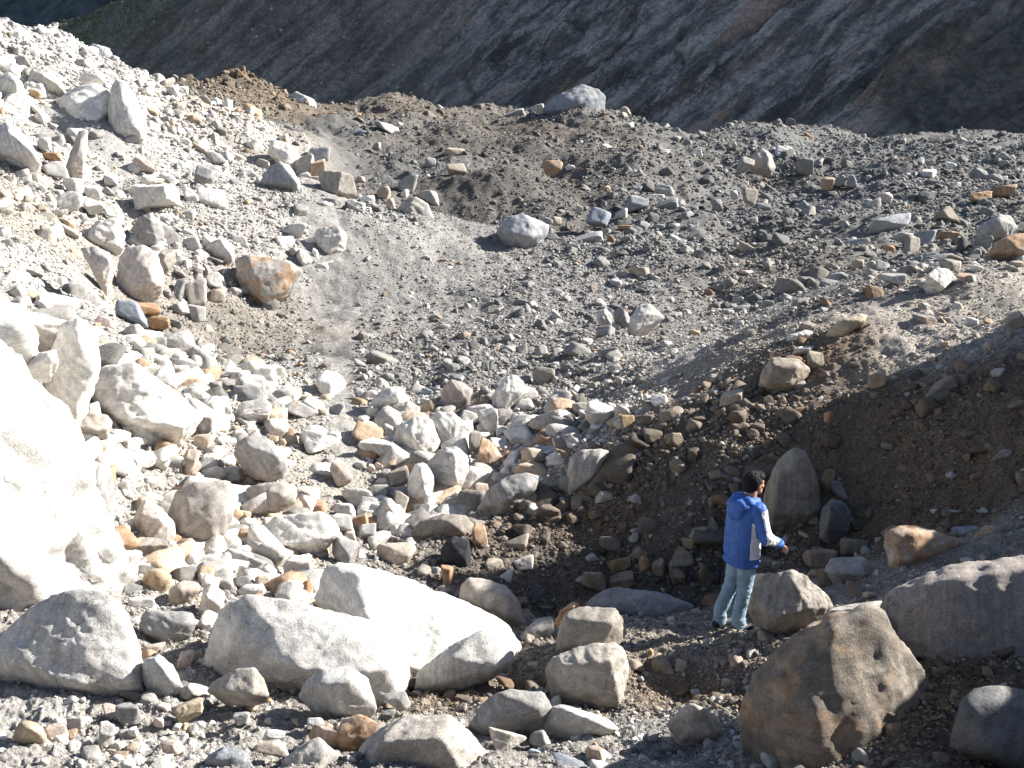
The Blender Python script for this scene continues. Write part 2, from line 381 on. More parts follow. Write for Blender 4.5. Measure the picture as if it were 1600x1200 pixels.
def build_ground():
    na, nb = 980, 150
    th = np.concatenate([np.linspace(-math.pi, -0.66, nb, endpoint=False), np.linspace(-0.66, 0.66, na), np.linspace(0.66, math.pi, nb)[1:]])
    r = np.concatenate([np.linspace(0.02, 4.5, 40, endpoint=False), np.exp(np.linspace(math.log(4.5), math.log(110), 1150)), np.array([120, 150, 200, 300, 500, 900, 2000, 5000.])])
    T, R = np.meshgrid(th, r)
    X = R * np.sin(T); Y = R * np.cos(T)
    rc = np.minimum(R, 140) / R
    Z = height(X * rc, Y * rc)
    Z = np.where(R > 140, -42.0, Z)
    V = np.stack([X, Y, Z], -1).reshape(-1, 3)
    nr, nt = R.shape
    i = np.arange(nr * nt).reshape(nr, nt)
    F = np.stack([i[:-1, :-1], i[:-1, 1:], i[1:, 1:], i[1:, :-1]], -1).reshape(-1, 4)[:, ::-1]
    me = mesh_from("moraine_ground", V, F, M_GROUND)
    a = me.attributes.new("tint", 'FLOAT_COLOR', 'POINT')
    col = np.ones((len(V), 4), np.float32)
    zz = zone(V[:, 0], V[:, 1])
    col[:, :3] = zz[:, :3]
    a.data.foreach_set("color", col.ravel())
    o = link("ground", me)
    tag(o, "grey and brown silt of the moraine under the boulders", "ground", kind="structure")
    return o
GROUND = build_ground()

# ---------------------------------------------------------------- mountain side beyond the valley
def mountain_material():
    t = NT("mountain_rock"); t.b.inputs["Roughness"].default_value = 0.95
    geo = t.node("ShaderNodeNewGeometry"); pos = geo.outputs["Position"]
    a_ = t.node("ShaderNodeAttribute", attribute_type='GEOMETRY', attribute_name='strata')
    b_ = t.node("ShaderNodeAttribute", attribute_type='GEOMETRY', attribute_name='cover')
    sc = t.node("ShaderNodeSeparateColor"); t.link(b_.outputs["Color"], sc.inputs[0])   # r rock, g green, b dark
    sv = a_.outputs["Vector"]
    s1 = t.noise(t.vmath('MULTIPLY', sv, (0.07, 0.42, 0.3)), 1.0, 10, 0.72, 0.1)
    s2 = t.noise(t.vmath('MULTIPLY', sv, (0.30, 2.0, 0.5)), 1.0, 8, 0.74, 0.1)
    s3 = t.noise(t.vmath('MULTIPLY', sv, (0.03, 0.22, 0.3)), 1.0, 6, 0.6, 0.5)
    rock = t.mix(t.ramp(s1, 0.42, 0.60), (0.11, 0.11, 0.108, 1), (0.33, 0.325, 0.32, 1))
    rock = t.mix(t.ramp(s2, 0.60, 0.68, 0, 0.75), rock, (0.045, 0.047, 0.047, 1))
    rock = t.mix(t.math('MULTIPLY', t.ramp(s3, 0.54, 0.68), 0.6), rock, (0.34, 0.235, 0.18, 1))
    pz = t.noise(t.vmath('MULTIPLY', sv, (0.022, 0.13, 0.2)), 1.0, 7, 0.68, 0.2)
    rock = t.mix(t.ramp(pz, 0.53, 0.575, 0, 0.85), rock, (0.055, 0.056, 0.055, 1))
    pw = t.noise(t.vmath('ADD', t.vmath('MULTIPLY', sv, (0.016, 0.10, 0.2)), (9, 4, 2)), 1.0, 6, 0.6, 0.2)
    rock = t.mix(t.ramp(pw, 0.53, 0.60, 0, 0.7), rock, (0.34, 0.245, 0.195, 1))
    wv = t.vmath('ADD', t.vmath('MULTIPLY', sv, (0.055, 0.20, 0.1)), t.scale(t.noise(pos, 0.12, 5, 0.65), 0.9))
    vc = t.node("ShaderNodeTexVoronoi", feature='DISTANCE_TO_EDGE'); t.link(wv, vc.inputs["Vector"]); vc.inputs["Scale"].default_value = 1.0
    ck = t.math('MULTIPLY', t.ramp(vc.outputs["Distance"], 0.0, 0.06, 0.8, 0), t.ramp(t.noise(pos, 0.05, 4), 0.40, 0.58))
    rock = t.mix(ck, rock, (0.045, 0.047, 0.048, 1))
    n1 = t.noise(pos, 0.10, 7, 0.65); n2 = t.noise(pos, 0.9, 6, 0.7)
    scree = t.mix(t.ramp(n1, 0.3, 0.7), (0.12, 0.112, 0.108, 1), (0.225, 0.205, 0.185, 1))
    scree = t.scale(scree, t.ramp(n2, 0.3, 0.7, 0.7, 1.3)); scree = t.scale(scree, t.ramp(t.noise(pos, 2.4, 6, 0.8), 0.34, 0.66, 0.6, 1.4))
    gl = t.noise(t.vmath('MULTIPLY', sv, (0.03, 0.30, 0.2)), 1.0, 6, 0.62, 0.3)
    scree = t.scale(scree, t.ramp(gl, 0.38, 0.62, 0.62, 1.25))
    vo = t.node("ShaderNodeTexVoronoi"); t.link(pos, vo.inputs["Vector"]); vo.inputs["Scale"].default_value = 0.62
    sp = t.node("ShaderNodeSeparateColor"); t.link(vo.outputs["Color"], sp.inputs[0])
    pale = t.math('MULTIPLY', t.ramp(vo.outputs["Distance"], 0.14, 0.34, 1, 0), t.ramp(sp.outputs[0], 0.90, 0.97))
    scree = t.mix(pale, scree, (0.42, 0.38, 0.33, 1))
    dark = t.mix(t.ramp(t.noise(pos, 0.5, 6, 0.7), 0.35, 0.7), (0.05, 0.052, 0.05, 1), (0.14, 0.14, 0.13, 1))
    rock = t.scale(rock, t.ramp(t.noise(pos, 1.6, 8, 0.78), 0.32, 0.68, 0.62, 1.32))
    col = t.mix(sc.outputs[0], scree, rock)
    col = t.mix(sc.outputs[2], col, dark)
    grn = t.mix(t.ramp(t.noise(pos, 0.8, 5, 0.7), 0.4, 0.65), (0.06, 0.075, 0.045, 1), (0.17, 0.18, 0.125, 1))
    col = t.mix(t.math('MULTIPLY', sc.outputs[1], t.ramp(t.noise(t.vmath('MULTIPLY', sv, (0.02, 0.12, 0.1)), 1.0, 7, 0.7), 0.44, 0.54)), col, grn)
    col = t.scale(col, 1.38)
    t.link(col, t.b.inputs["Base Color"])
    n = t.bump(s1, 1.0, 2.6); n = t.bump(s2, 0.9, 0.9, n); n = t.bump(n2, 0.9, 0.6, n)
    t.link(n, t.b.inputs["Normal"])
    return t.m

def build_mountain():
    GX, GY = 0.60, 1.10
    xs = np.linspace(-330, 330, 1000)
    tt = np.concatenate([np.linspace(-30, -6, 20, endpoint=False), np.linspace(-6, 46, 430), np.linspace(46, 110, 60)[1:]])
    X, T = np.meshgrid(xs, tt)
    Y = 232 - GX / GY * X + T
    Z = -8 + GY * T
    # strata axes in the slope: s along the beds (up to the right), w across them
    ang = np.radians(40)
    S = X * math.cos(ang) + Z * math.sin(ang); Wc = -X * math.sin(ang) + Z * math.cos(ang)
    # picture place of each point
    U = 800 + FPX * X / (Y * math.cos(PITCH) - Z * math.sin(PITCH))
    rockm = ss(560, 820, U + 0.9 * Z * 0)
    ang2 = np.radians(30)
    q = np.stack([S * 0.035, Wc * 0.16, np.zeros_like(S)], -1)
    rid = fbm(q, 5, 0.55)
    slab = np.abs(fbm(np.stack([S * 0.06, Wc * 0.30, np.ones_like(S)], -1), 4, 0.55))
    gul = fbm(np.stack([S * 0.012, Wc * 0.09, np.ones_like(S) * 3], -1), 4, 0.5)
    def saw(per, sd, bend):
        a = Wc / per + bend * fbm(np.stack([S * 0.009 + sd, Wc * 0.02, np.ones_like(S) * sd], -1), 3)
        f = a - np.floor(a); lay = np.floor(a)
        amp = 0.6 + 0.8 * perlin(np.stack([lay * 3.7, S * 0.035 + lay * 1.3, lay * 0 + sd], -1))
        return amp * np.where(f < 0.86, f / 0.86, (1 - f) / 0.14)
    disp = rockm * (0.9 * rid + 2.4 * saw(8.5, 1.0, 1.1) + 1.2 * saw(3.3, 7.0, 1.6)) + (1 - rockm) * (2.4 * gul + 0.9 * rid)
    disp += 0.45 * fbm(np.stack([X, Y, Z], -1) * 0.7, 4, 0.6) + 0.7 * fbm(np.stack([X, Y, Z], -1) * 0.12, 5)
    nrm = np.array([-GX, -GY, 1.0]); nrm /= np.linalg.norm(nrm)
    crest = np.interp(X, [-340, -200, -160, -138, -118, -60, 100, 330], [-30, 6, 16, 20, 29, 50, 80, 92]) + 2.0 * fbm(np.stack([X * .05, X * 0, X * 0], -1), 3)
    Zc = crest - np.logaddexp(0.0, (crest - Z) * 0.7) / 0.7
    Zc = np.where(Z > crest + 2, Zc - (Z - crest - 2) * 0.25, Zc)
    V = np.stack([X + disp * nrm[0], Y + disp * nrm[1], Zc + disp * nrm[2]], -1).reshape(-1, 3)
    nr, nt = X.shape
    i = np.arange(nr * nt).reshape(nr, nt)
    F = np.stack([i[:-1, :-1], i[:-1, 1:], i[1:, 1:], i[1:, :-1]], -1).reshape(-1, 4)
    me = mesh_from("mountain", V, F, mountain_material())
    a = me.attributes.new("strata", 'FLOAT_VECTOR', 'POINT')
    a.data.foreach_set("vector", np.stack([S, Wc, Y * 0.0], -1).reshape(-1).astype(np.float32))
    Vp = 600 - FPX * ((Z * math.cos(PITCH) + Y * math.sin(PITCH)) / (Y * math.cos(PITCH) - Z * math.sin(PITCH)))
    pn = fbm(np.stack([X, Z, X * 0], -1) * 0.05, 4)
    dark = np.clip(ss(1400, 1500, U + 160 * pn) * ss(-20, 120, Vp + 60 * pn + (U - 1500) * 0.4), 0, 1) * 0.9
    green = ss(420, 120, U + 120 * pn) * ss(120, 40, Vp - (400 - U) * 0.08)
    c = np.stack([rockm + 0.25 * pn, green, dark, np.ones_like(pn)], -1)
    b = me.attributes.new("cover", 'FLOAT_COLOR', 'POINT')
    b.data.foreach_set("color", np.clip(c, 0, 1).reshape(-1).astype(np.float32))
    o = link("mountain", me)
    tag(o, "shaded mountainside of slanting rock slabs and scree beyond the moraine", "mountain", kind="structure")
    # a far wooded spur, behind the left end
    xs = np.linspace(-900, -60, 160); ys = np.linspace(700, 1300, 60)
    X, Y = np.meshgrid(xs, ys)
    Z = -60 + (Y - 700) * 1.0 + (X + 300) * 0.45 + 22 * fbm(np.stack([X, Y, X * 0], -1) * 0.008, 5) + 5 * fbm(np.stack([X, Y, X * 0], -1) * 0.05, 3)
    i = np.arange(X.size).reshape(X.shape)
    F = np.stack([i[:-1, :-1], i[:-1, 1:], i[1:, 1:], i[1:, :-1]], -1).reshape(-1, 4)
    t = NT("far_forest"); g = t.node("ShaderNodeNewGeometry")
    t.link(t.mix(t.ramp(t.noise(g.outputs["Position"], 0.05, 6, 0.7), 0.35, 0.65), (0.02, 0.03, 0.035, 1), (0.07, 0.08, 0.085, 1)), t.b.inputs["Base Color"])
    o2 = link("hill", mesh_from("hill", np.stack([X, Y, Z], -1).reshape(-1, 3), F, t.m))
    tag(o2, "dark wooded spur far off behind the mountainside", "hill", kind="structure")
build_mountain()
# ---------------------------------------------------------------- stones
def ico(sub):
    bm = bmesh.new(); bmesh.ops.create_icosphere(bm, subdivisions=sub, radius=1.0)
    V = np.array([v.co[:] for v in bm.verts]); F = np.array([[v.index for v in f.verts] for f in bm.faces]); bm.free()
    return V / np.linalg.norm(V, axis=1)[:, None], F
ICO = {k: ico(k) for k in (2, 3, 4, 5, 6)}
def cast(planes_n, planes_d, dirs, p):
    k = np.clip(dirs @ planes_n.T / planes_d[None], 0, None)
    m = k.max(1, keepdims=True) + 1e-9
    return 1.0 / (m[:, 0] * ((k / m) ** p).sum(1) ** (1.0 / p))
def rough(V, size, seed, amt=1.0, sub=5):
    """break a clean stone up: chips, pits, split layers"""
    r_ = np.random.RandomState(seed); off = r_.uniform(-50, 50, 3)
    L = np.linalg.norm(V, axis=1)[:, None]; N = V / (L + 1e-9)
    A = r_.normal(size=3); A /= np.linalg.norm(A)
    q = V / size
    d = 0.016 * fbm(q * 2.2 + off, 3)
    rg = 1 - np.abs(fbm(q * 3.4 + off + 9, 4, 0.55)) * 2
    d += 0.010 * rg
    if sub >= 4:
        f_ = perlin(q * 2.7 + off + 31) * 5.0; fr = f_ - np.floor(f_)
        d += 0.016 * (np.floor(f_) + ss(0.82, 1.0, fr)) / 2.0 * (0.5 + perlin(q * 1.1 + off))
    if sub >= 5:
        lay = perlin(np.stack([(q @ A) * 11 + 1.5 * perlin(q * 2 + off), q[:, 0] * 0.8, q[:, 1] * 0.8], -1))
        d += 0.010 * np.clip(lay * 4, -1, 1) + 0.013 * fbm(q * 13 + off, 4, 0.62)
    return V + N * (d * amt * size)[:, None]

def hull_planes(P):
    bm = bmesh.new()
    for p in P: bm.verts.new(p)
    bmesh.ops.convex_hull(bm, input=list(bm.verts))
    bm.normal_update()
    used = [v for v in bm.verts if v.link_faces]
    c = np.mean([v.co[:] for v in used], axis=0)
    ns, ds = [], []
    for f in bm.faces:
        n = np.array(f.normal[:]); d = float(n @ (np.array(f.verts[0].co[:]) - c))
        if d < 0: n, d = -n, -d
        if f.calc_area() < 1e-9: continue
        if any(n @ m > 0.9985 for m in ns): continue
        ns.append(n); ds.append(max(d, 1e-3))
    bm.free()
    return c, np.array(ns), np.array(ds)

def chip(n, d, P, rnd, count, lo=0.88, hi=0.985):
    """slice the corners off: extra flat faces a little inside the support of the shape"""
    N = rnd.normal(size=(count, 3)); N /= np.linalg.norm(N, axis=1)[:, None]
    h = (P @ N.T).max(0)
    return np.concatenate([n, N]), np.concatenate([d, h * rnd.uniform(lo, hi, count)])
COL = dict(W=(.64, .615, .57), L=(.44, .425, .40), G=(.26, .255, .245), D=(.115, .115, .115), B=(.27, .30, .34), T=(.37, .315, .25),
           O=(.38, .23, .13), P=(.52, .43, .37), Y=(.46, .37, .23), K=(.045, .047, .055), S=(.22, .195, .165))
WORD = dict(W="white", L="pale grey", G="grey", D="dark", B="bluish grey", T="tan", O="rusty orange", P="pinkish", Y="yellowish", K="black", S="brownish grey")
def colour(code):
    c = np.mean([COL[k] for k in code], axis=0)
    return c
HEROES = []       # (name, anchor, (u,v), size px)
def hero(name, anchor, label, code, outline, front=None, dist=None, back=0.55, stain=0.0, sub=5, p=110, amt=1.0, sink=0.18, thick=0.34, seed=None, k=1.0):
    O = np.array(outline, float)
    u0, v0 = O.min(0); u1, v1 = O.max(0)
    w, h = u1 - u0, v1 - v0
    cu, cv = O.mean(0)
    seed = seed if seed is not None else int(abs(cu * 7 + cv * 13)) % 9973
    r_ = np.random.RandomState(seed)
    if dist is None:
        Y, ok = hit(np.clip([cu - w * .2, cu, cu + w * .2], 2, 1598), [min(v1, 1198)] * 3); dist = float(np.median(Y)) * 1.01
    px = math.sqrt(w * h); size = px * dist / FPX
    dist = dist + 0.05 * size
    P = [at(a, b, dist) for a, b in O]
    cen = np.array([cu, cv])
    if front is None:
        front = []
        ph = r_.uniform(0, 6.283)
        for j in range(3):                     # one broad front face, a ridge and the slopes off it
            an = ph + j * 2.094 + r_.uniform(-.4, .4)
            q = cen + np.array([math.cos(an) * w, math.sin(an) * h]) * r_.uniform(0.2, 0.42)
            front.append((q[0], q[1], thick * r_.uniform(0.55, 1.45)))
    for a, b, d in front: P.append(at(a, b, dist - d * size))
    for a, b in O:
        q = cen + (np.array([a, b]) - cen) * r_.uniform(0.6, 0.85)
        P.append(at(q[0], q[1], dist + back * size))
    if sink:
        for a, b in O:
            if b > cv + 0.15 * h:
                P.append(at(a * .8 + cu * .2, b, dist + 0.1 * size) - np.array([0, 0, sink * size]))
    P = np.array(P)
    c, n, d = hull_planes(P)
    e = np.abs(P - c).max(0)
    n, d = chip(n, d, P - c, r_, 9 if p > 20 else 60, 0.94 if p > 20 else 0.93, 0.995)
    D, F = ICO[sub]
    D = D * e; D /= np.linalg.norm(D, axis=1)[:, None]
    R = cast(n, d, D, p)
    V = rough(D * R[:, None], size, seed, amt * 0.85, sub)
    me = mesh_from(name, V, F, M_ROCK)
    o = link(name, me, loc=c)
    o.color = (*(colour(code) * k), 1.0 - stain)
    tag(o, label, "boulder" if name != "rock" else "rock", "rocks of the moraine")
    HEROES.append((name, anchor, (cu, cv), px, (w, h)))
    return o

# name, short anchor, label, colour, outline in frame pixels, options
hero("boulder", "blazing white rock wall", "huge blazing white boulder wall filling the left edge of the photo", "W",
     [(-420,560),(-60,505),(10,585),(60,600),(98,655),(128,735),(112,790),(126,872),(165,915),(218,962),(150,1000),(0,1060),(-420,1120)],
     [(-200,640,.42),(-300,1000,.5),(25,680,.20),(55,900,.25),(-60,790,.40),(110,950,.10),(70,720,.10),(20,960,.34)], dist=10.6, sub=6, sink=0.05, back=0.5, amt=2.2, k=.82)
hero("boulder", "topmost white block on the left edge", "white boulder cut by the left edge, above the huge white rock wall", "W",
     [(-220,500),(-80,462),(0,470),(42,492),(62,520),(60,560),(40,590),(-40,610),(-220,600)], None, dist=13.2, thick=.3, k=1.1)
hero("boulder", "white cracked boulder over the wall", "white boulder with a dark cracked left side, right of the topmost white block", "W",
     [(66,600),(88,545),(95,505),(125,492),(152,522),(158,575),(140,625),(110,660),(78,650)], [(92,560,.1),(120,520,.2),(150,580,.2),(120,640,.3),(95,640,.28)], dist=13.9, k=1.1)
hero("rock", "white wedge in the crack", "small white wedge jammed between the white blocks at the left", "W",
     [(36,575),(60,552),(88,545),(92,570),(78,590),(52,588)], None, dist=13.2)
hero("boulder", "striped white slab ledge", "white ledge with a ragged stained top edge above the cracked boulder at left", "WP",
     [(5,500),(25,482),(60,495),(100,500),(130,520),(150,545),(100,560),(50,530)], None, dist=14.6, k=1.1)
hero("boulder", "rounded triangular pale boulder", "pale rounded triangular boulder half buried in silt at the lower left corner", "WL",
     [(-14,1000),(25,965),(70,935),(125,918),(165,924),(195,945),(212,985),(222,1040),(232,1084),(190,1084),(120,1075),(60,1065),(-20,1045)],
     [(60,985,.10),(165,958,.10),(205,1065,.22),(112,1066,.32),(20,1035,.28)], sub=6, sink=.25)
hero("boulder", "long white slab with shaded underside", "long white slab with a dark undercut front, right of the white wall", "W",
     [(137,595),(160,572),(210,566),(228,598),(285,622),(323,650),(303,668),(285,685),(230,684),(178,676),(150,640)],
     [(170,640,.28),(200,655,.42),(235,660,.45),(285,668,.36),(240,615,.05)], sub=6, k=1.05)
hero("boulder", "angular grey block against the wall", "angular grey white block wedged between the white wall and the long slab", "LT",
     [(118,652),(140,645),(168,647),(177,660),(168,688),(120,698),(106,697)], [(118,668,.35),(150,672,.45),(166,672,.35)])
hero("boulder", "great white slab with the dark end", "great white slab sloping right with a dark rough left end", "W",
     [(492,936),(500,905),(508,888),(528,878),(560,885),(600,893),(700,928),(785,968),(818,1003),(812,1045),(720,1068),(630,1060),(560,975),(520,962)],
     [(556,888,.10),(572,968,.36),(640,1054,.50),(735,1054,.34),(810,1044,.16)], sub=6, dist=10.5, sink=.12, k=1.05, p=90)
hero("boulder", "big grey boulder with flat top", "big grey white boulder with a flat top, lower left of the great slab", "LW",
     [(318,1040),(334,1000),(345,952),(385,928),(440,935),(540,958),(592,972),(625,1000),(645,1045),(628,1090),(590,1112),(500,1104),(430,1070),(330,1058)],
     [(374,1004,.22),(350,1050,.10),(470,1046,.42),(560,1052,.42),(615,1040,.36),(630,1080,.30),(590,1104,.30)], sub=6, dist=9.0, sink=.2)
hero("boulder", "low pale boulder under the flat top", "low pale grey boulder in front of the big flat topped boulder", "LW",
     [(465,1088),(480,1062),(505,1045),(545,1040),(575,1060),(590,1110),(565,1125),(490,1112)], None, dist=8.05)
hero("boulder", "half shaded boulder below the great slab", "pointed pale boulder half in shade at the foot of the great white slab", "LW",
     [(645,1078),(650,1050),(700,1012),(735,993),(755,983),(785,998),(806,1020),(798,1042),(740,1062),(690,1082)],
     [(700,1030,.30),(755,990,.05),(785,1040,.24),(680,1070,.30)], dist=9.25)
hero("boulder", "domed boulder at the bottom edge", "domed boulder with a sunlit rim and shaded face at the bottom edge", "LT",
     [(548,1215),(558,1170),(590,1140),(628,1118),(700,1120),(745,1150),(778,1190),(790,1240),(545,1250)],
     [(590,1160,.34),(690,1154,.38),(718,1200,.36),(578,1205,.30),(700,1130,.16)], dist=7.05, sub=6, sink=.1)
hero("boulder", "silt crusted boulder above the dome", "grey boulder caked with silt, upper right of the domed boulder", "LG",
     [(733,1132),(752,1100),(772,1084),(800,1076),(850,1080),(863,1108),(848,1140),(790,1152),(745,1146)], None)
hero("boulder", "upper stone of the stacked pair", "squarish boulder balanced as the upper one of a stacked pair", "TG",
     [(868,1018),(872,985),(882,958),(908,946),(960,950),(975,966),(975,992),(966,1008),(905,1020)],
     [(885,965,.25),(955,975,.38),(940,1008,.36),(890,1010,.32)], dist=9.35, sink=0, back=.4, k=.95)
hero("boulder", "lower stone of the stacked pair", "large rounded boulder carrying the squarish one on its top", "LT",
     [(850,1045),(868,1022),(910,1008),(965,1003),(978,1020),(984,1050),(972,1095),(962,1122),(905,1114),(862,1085)],
     [(880,1038,.30),(955,1032,.30),(966,1092,.30),(884,1076,.34)], dist=8.95, sub=6)
hero("boulder", "wedge boulder under the stacked pair", "pale wedge shaped boulder lying below the stacked pair", "LW",
     [(845,1142),(856,1106),(880,1100),(950,1122),(968,1140),(930,1152),(890,1158)], None)
hero("boulder", "rounded boulder right of the bottom soil", "rounded pale boulder set in crumbly soil left of the huge brown one", "LT",
     [(1040,1132),(1058,1110),(1078,1097),(1105,1108),(1128,1132),(1138,1150),(1125,1168),(1060,1162)], None)
hero("boulder", "great grey slab at the right edge", "great grey slab with a pale vein, cut by the right edge", "GSP",
     [(1372,962),(1378,922),(1430,899),(1500,881),(1600,868),(1720,858),(1800,960),(1720,1066),(1590,1054),(1450,1047),(1402,1032),(1384,1000)],
     [(1400,978,.14),(1445,915,.12),(1590,888,.14),(1740,880,.16),(1740,1040,.30),(1590,1040,.32),(1420,1026,.22)], dist=7.85, sub=6, sink=0.02, back=.35)
hero("boulder", "huge brown boulder at the bottom", "huge brown and rust streaked boulder half buried at the lower right", "TS",
     [(1155,1130),(1165,1072),(1200,1022),(1240,986),(1290,962),(1375,944),(1400,1000),(1440,1060),(1490,1130),(1520,1230),(1180,1240)],
     [(1200,1085,.20),(1250,1003,.12),(1300,985,.14),(1275,1120,.34),(1262,1232,.40),(1400,1100,.22),(1450,1220,.28)], dist=7.15, sub=6, sink=.05, stain=.3, back=.6, k=.72)
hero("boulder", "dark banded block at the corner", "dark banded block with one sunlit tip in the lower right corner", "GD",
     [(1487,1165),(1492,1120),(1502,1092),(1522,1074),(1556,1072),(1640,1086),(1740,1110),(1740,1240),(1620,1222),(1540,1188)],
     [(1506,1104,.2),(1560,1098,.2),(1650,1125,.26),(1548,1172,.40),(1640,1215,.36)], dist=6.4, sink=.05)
hero("boulder", "dark stone at the bottom right edge", "low dark bluish stone on the bottom edge beside the banded block", "BD",
     [(1440,1215),(1460,1190),(1500,1182),(1540,1195),(1560,1230),(1450,1240)], None, dist=6.6, sink=.0)
hero("boulder", "tall standing stone", "tall arch shaped stone standing behind the person", "TS",
     [(1193,822),(1190,790),(1198,755),(1212,722),(1228,704),(1245,697),(1260,705),(1276,740),(1285,790),(1276,822),(1230,826)],
     [(1215,745,.28),(1245,722,.22),(1262,760,.26),(1268,805,.30),(1208,805,.34)], sub=6, back=.4, amt=.6, p=40)
hero("boulder", "peaked grey boulder by the person", "peaked grey boulder beside the legs of the person", "GT",
     [(1168,952),(1176,920),(1210,897),(1238,889),(1262,900),(1290,930),(1302,950),(1290,972),(1240,990),(1190,988)],
     [(1240,905,.18),(1215,965,.38),(1265,950,.36),(1195,955,.25)], dist=9.95, sub=6)
hero("boulder", "brown stone behind the legs", "brown stone with a sunlit rim just right of the jeans", "TP",
     [(1160,950),(1165,915),(1180,897),(1205,895),(1212,905),(1195,930),(1185,960)], None, dist=11.0)
hero("boulder", "flat grey slab right of the person", "flat topped grey slab lying right of the peaked grey boulder", "GL",
     [(1287,892),(1297,872),(1350,869),(1376,892),(1374,908),(1320,914),(1300,905)], [(1305,895,.3),(1350,898,.4),(1310,880,.1)])
hero("boulder", "rust and white quartz boulder", "blocky quartz boulder with rust stains and one brilliant white face", "TPL",
     [(1381,855),(1384,830),(1400,822),(1432,820),(1452,830),(1512,846),(1516,868),(1478,884),(1405,888),(1388,880)],
     [(1400,838,.28),(1425,832,.26),(1440,870,.40),(1405,875,.36),(1460,850,.2)], stain=.6, sub=5, k=1.2)
hero("boulder", "bluish slab below the gully stones", "wide bluish grey slab at the bottom of the gully left of the person", "BG",
     [(912,945),(935,925),(962,917),(1000,922),(1042,927),(1088,946),(1062,968),(1000,986),(930,978)], None, dist=11.9)
hero("boulder", "boxy boulder behind the great slab", "boxy pale yellowish boulder right behind the great white slab", "LT",
     [(715,935),(722,912),(735,902),(765,905),(792,916),(812,940),(820,975),(792,970),(750,945)],
     [(735,915,.25),(795,935,.34),(795,965,.36),(735,935,.32)], dist=11.7)
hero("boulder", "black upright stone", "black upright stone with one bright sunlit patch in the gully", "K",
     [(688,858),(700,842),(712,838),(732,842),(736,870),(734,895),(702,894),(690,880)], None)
hero("boulder", "leaning stone at the edge of shade", "upright stone at the shade edge, bright above and dark below", "LT",
     [(880,782),(886,748),(890,715),(905,702),(935,700),(952,706),(946,735),(925,760),(900,784)],
     [(896,730,.22),(892,770,.30),(925,745,.34),(935,715,.2)], dist=15.6)
hero("boulder", "broad rock at the gully mouth", "broad pale rock half in shade left of the leaning upright stone", "LG",
     [(745,796),(762,765),(790,745),(820,738),(846,742),(838,765),(800,792),(760,808)], None)
hero("boulder", "white pillar", "white pillar shaped rock standing beside a rounded grey one", "W",
     [(637,792),(638,745),(648,726),(664,722),(678,742),(676,780),(660,797)], None, k=1.05)
hero("boulder", "rounded grey white boulder by the pillar", "rounded grey white boulder right of the white pillar", "LW",
     [(668,722),(686,702),(712,697),(732,712),(733,735),(722,762),(704,784),(680,778),(668,750)], None)
hero("boulder", "cracked white boulder of the cluster", "cracked white boulder at the middle of the pale cluster", "W",
     [(612,690),(622,662),(650,650),(675,655),(688,690),(682,715),(660,716),(630,705)], None)
hero("boulder", "broad right boulder of the cluster", "broad pale boulder forming the right end of the cluster", "WL",
     [(665,660),(682,642),(710,645),(735,668),(732,690),(715,705),(685,700),(668,685)], [(690,665,.32),(712,660,.2),(705,692,.3),(680,690,.3)])
hero("boulder", "white crest of the cluster", "bright white boulder topping the left end of the pale cluster", "W",
     [(572,640),(585,620),(603,605),(625,604),(640,622),(638,645),(605,655),(580,652)], None, k=1.05)
hero("boulder", "middle grey block of the cluster", "grey block between the white crest and the cracked white boulder", "LT",
     [(606,650),(610,632),(640,626),(657,636),(658,655),(630,662)], None, dist=19.8)
hero("boulder", "upright white block with grooves", "upright white block with two dark grooves on its bright face", "W",
     [(768,640),(770,615),(788,590),(805,584),(818,598),(826,612),(812,625),(795,640),(782,642)],
     [(782,608,.3),(788,635,.35),(815,615,.2),(772,630,.2)])
hero("boulder", "brown grey block left of the grooved one", "brown grey angular block left of the grooved white block", "GP",
     [(685,640),(692,605),(705,592),(722,596),(740,610),(732,632),(720,645)], None)
hero("boulder", "orange streaked triangular boulder", "large triangular boulder with orange streaks by the gravel flat", "GTL",
     [(370,432),(369,402),(384,397),(455,408),(473,424),(460,450),(416,479),(386,456)],
     [(388,412,.16),(400,440,.30),(415,468,.36),(455,425,.16)], stain=.5, sub=5, k=1.15)
hero("boulder", "white face boulder on the left slope", "broad white boulder left of the orange streaked triangular one", "WP",
     [(180,445),(186,402),(200,384),(225,383),(245,398),(258,430),(257,450),(236,466),(197,472),(184,462)],
     [(195,415,.2),(215,395,.12),(240,440,.3),(205,455,.34)])
hero("boulder", "grey domed boulder", "grey domed boulder right above the broad white face", "LG",
     [(207,380),(206,355),(218,338),(235,334),(252,345),(258,365),(245,385),(225,390)], None)
hero("boulder", "square white boulder on the left slope", "square white boulder with a rusty base on the left slope", "W",
     [(130,375),(150,345),(185,340),(195,368),(193,388),(160,395),(140,385)], None, stain=.2)
hero("boulder", "pinkish broken slab", "pinkish white broken slab below the square white boulder", "WP",
     [(125,388),(150,385),(172,395),(180,425),(168,455),(158,440),(142,410)], None, dist=21.8, stain=.2)
hero("boulder", "round boulder over the pebbles", "round pale boulder above the pebble bed on the left slope", "LW",
     [(322,385),(335,375),(352,372),(366,385),(367,408),(350,424),(332,412)], None)
hero("boulder", "big white boulder on the upper left", "big white boulder high on the left slope under a white cap rock", "W",
     [(76,192),(90,155),(110,138),(150,128),(172,140),(178,168),(165,192),(120,198),(95,205)],
     [(108,150,.24),(122,192,.34),(168,155,.10),(150,190,.34)], k=1.05)
hero("boulder", "white cap rock", "white cap rock resting above the big white boulder at upper left", "W",
     [(122,125),(130,112),(150,107),(166,118),(164,130),(140,136)], None, dist=39.5, sink=0)
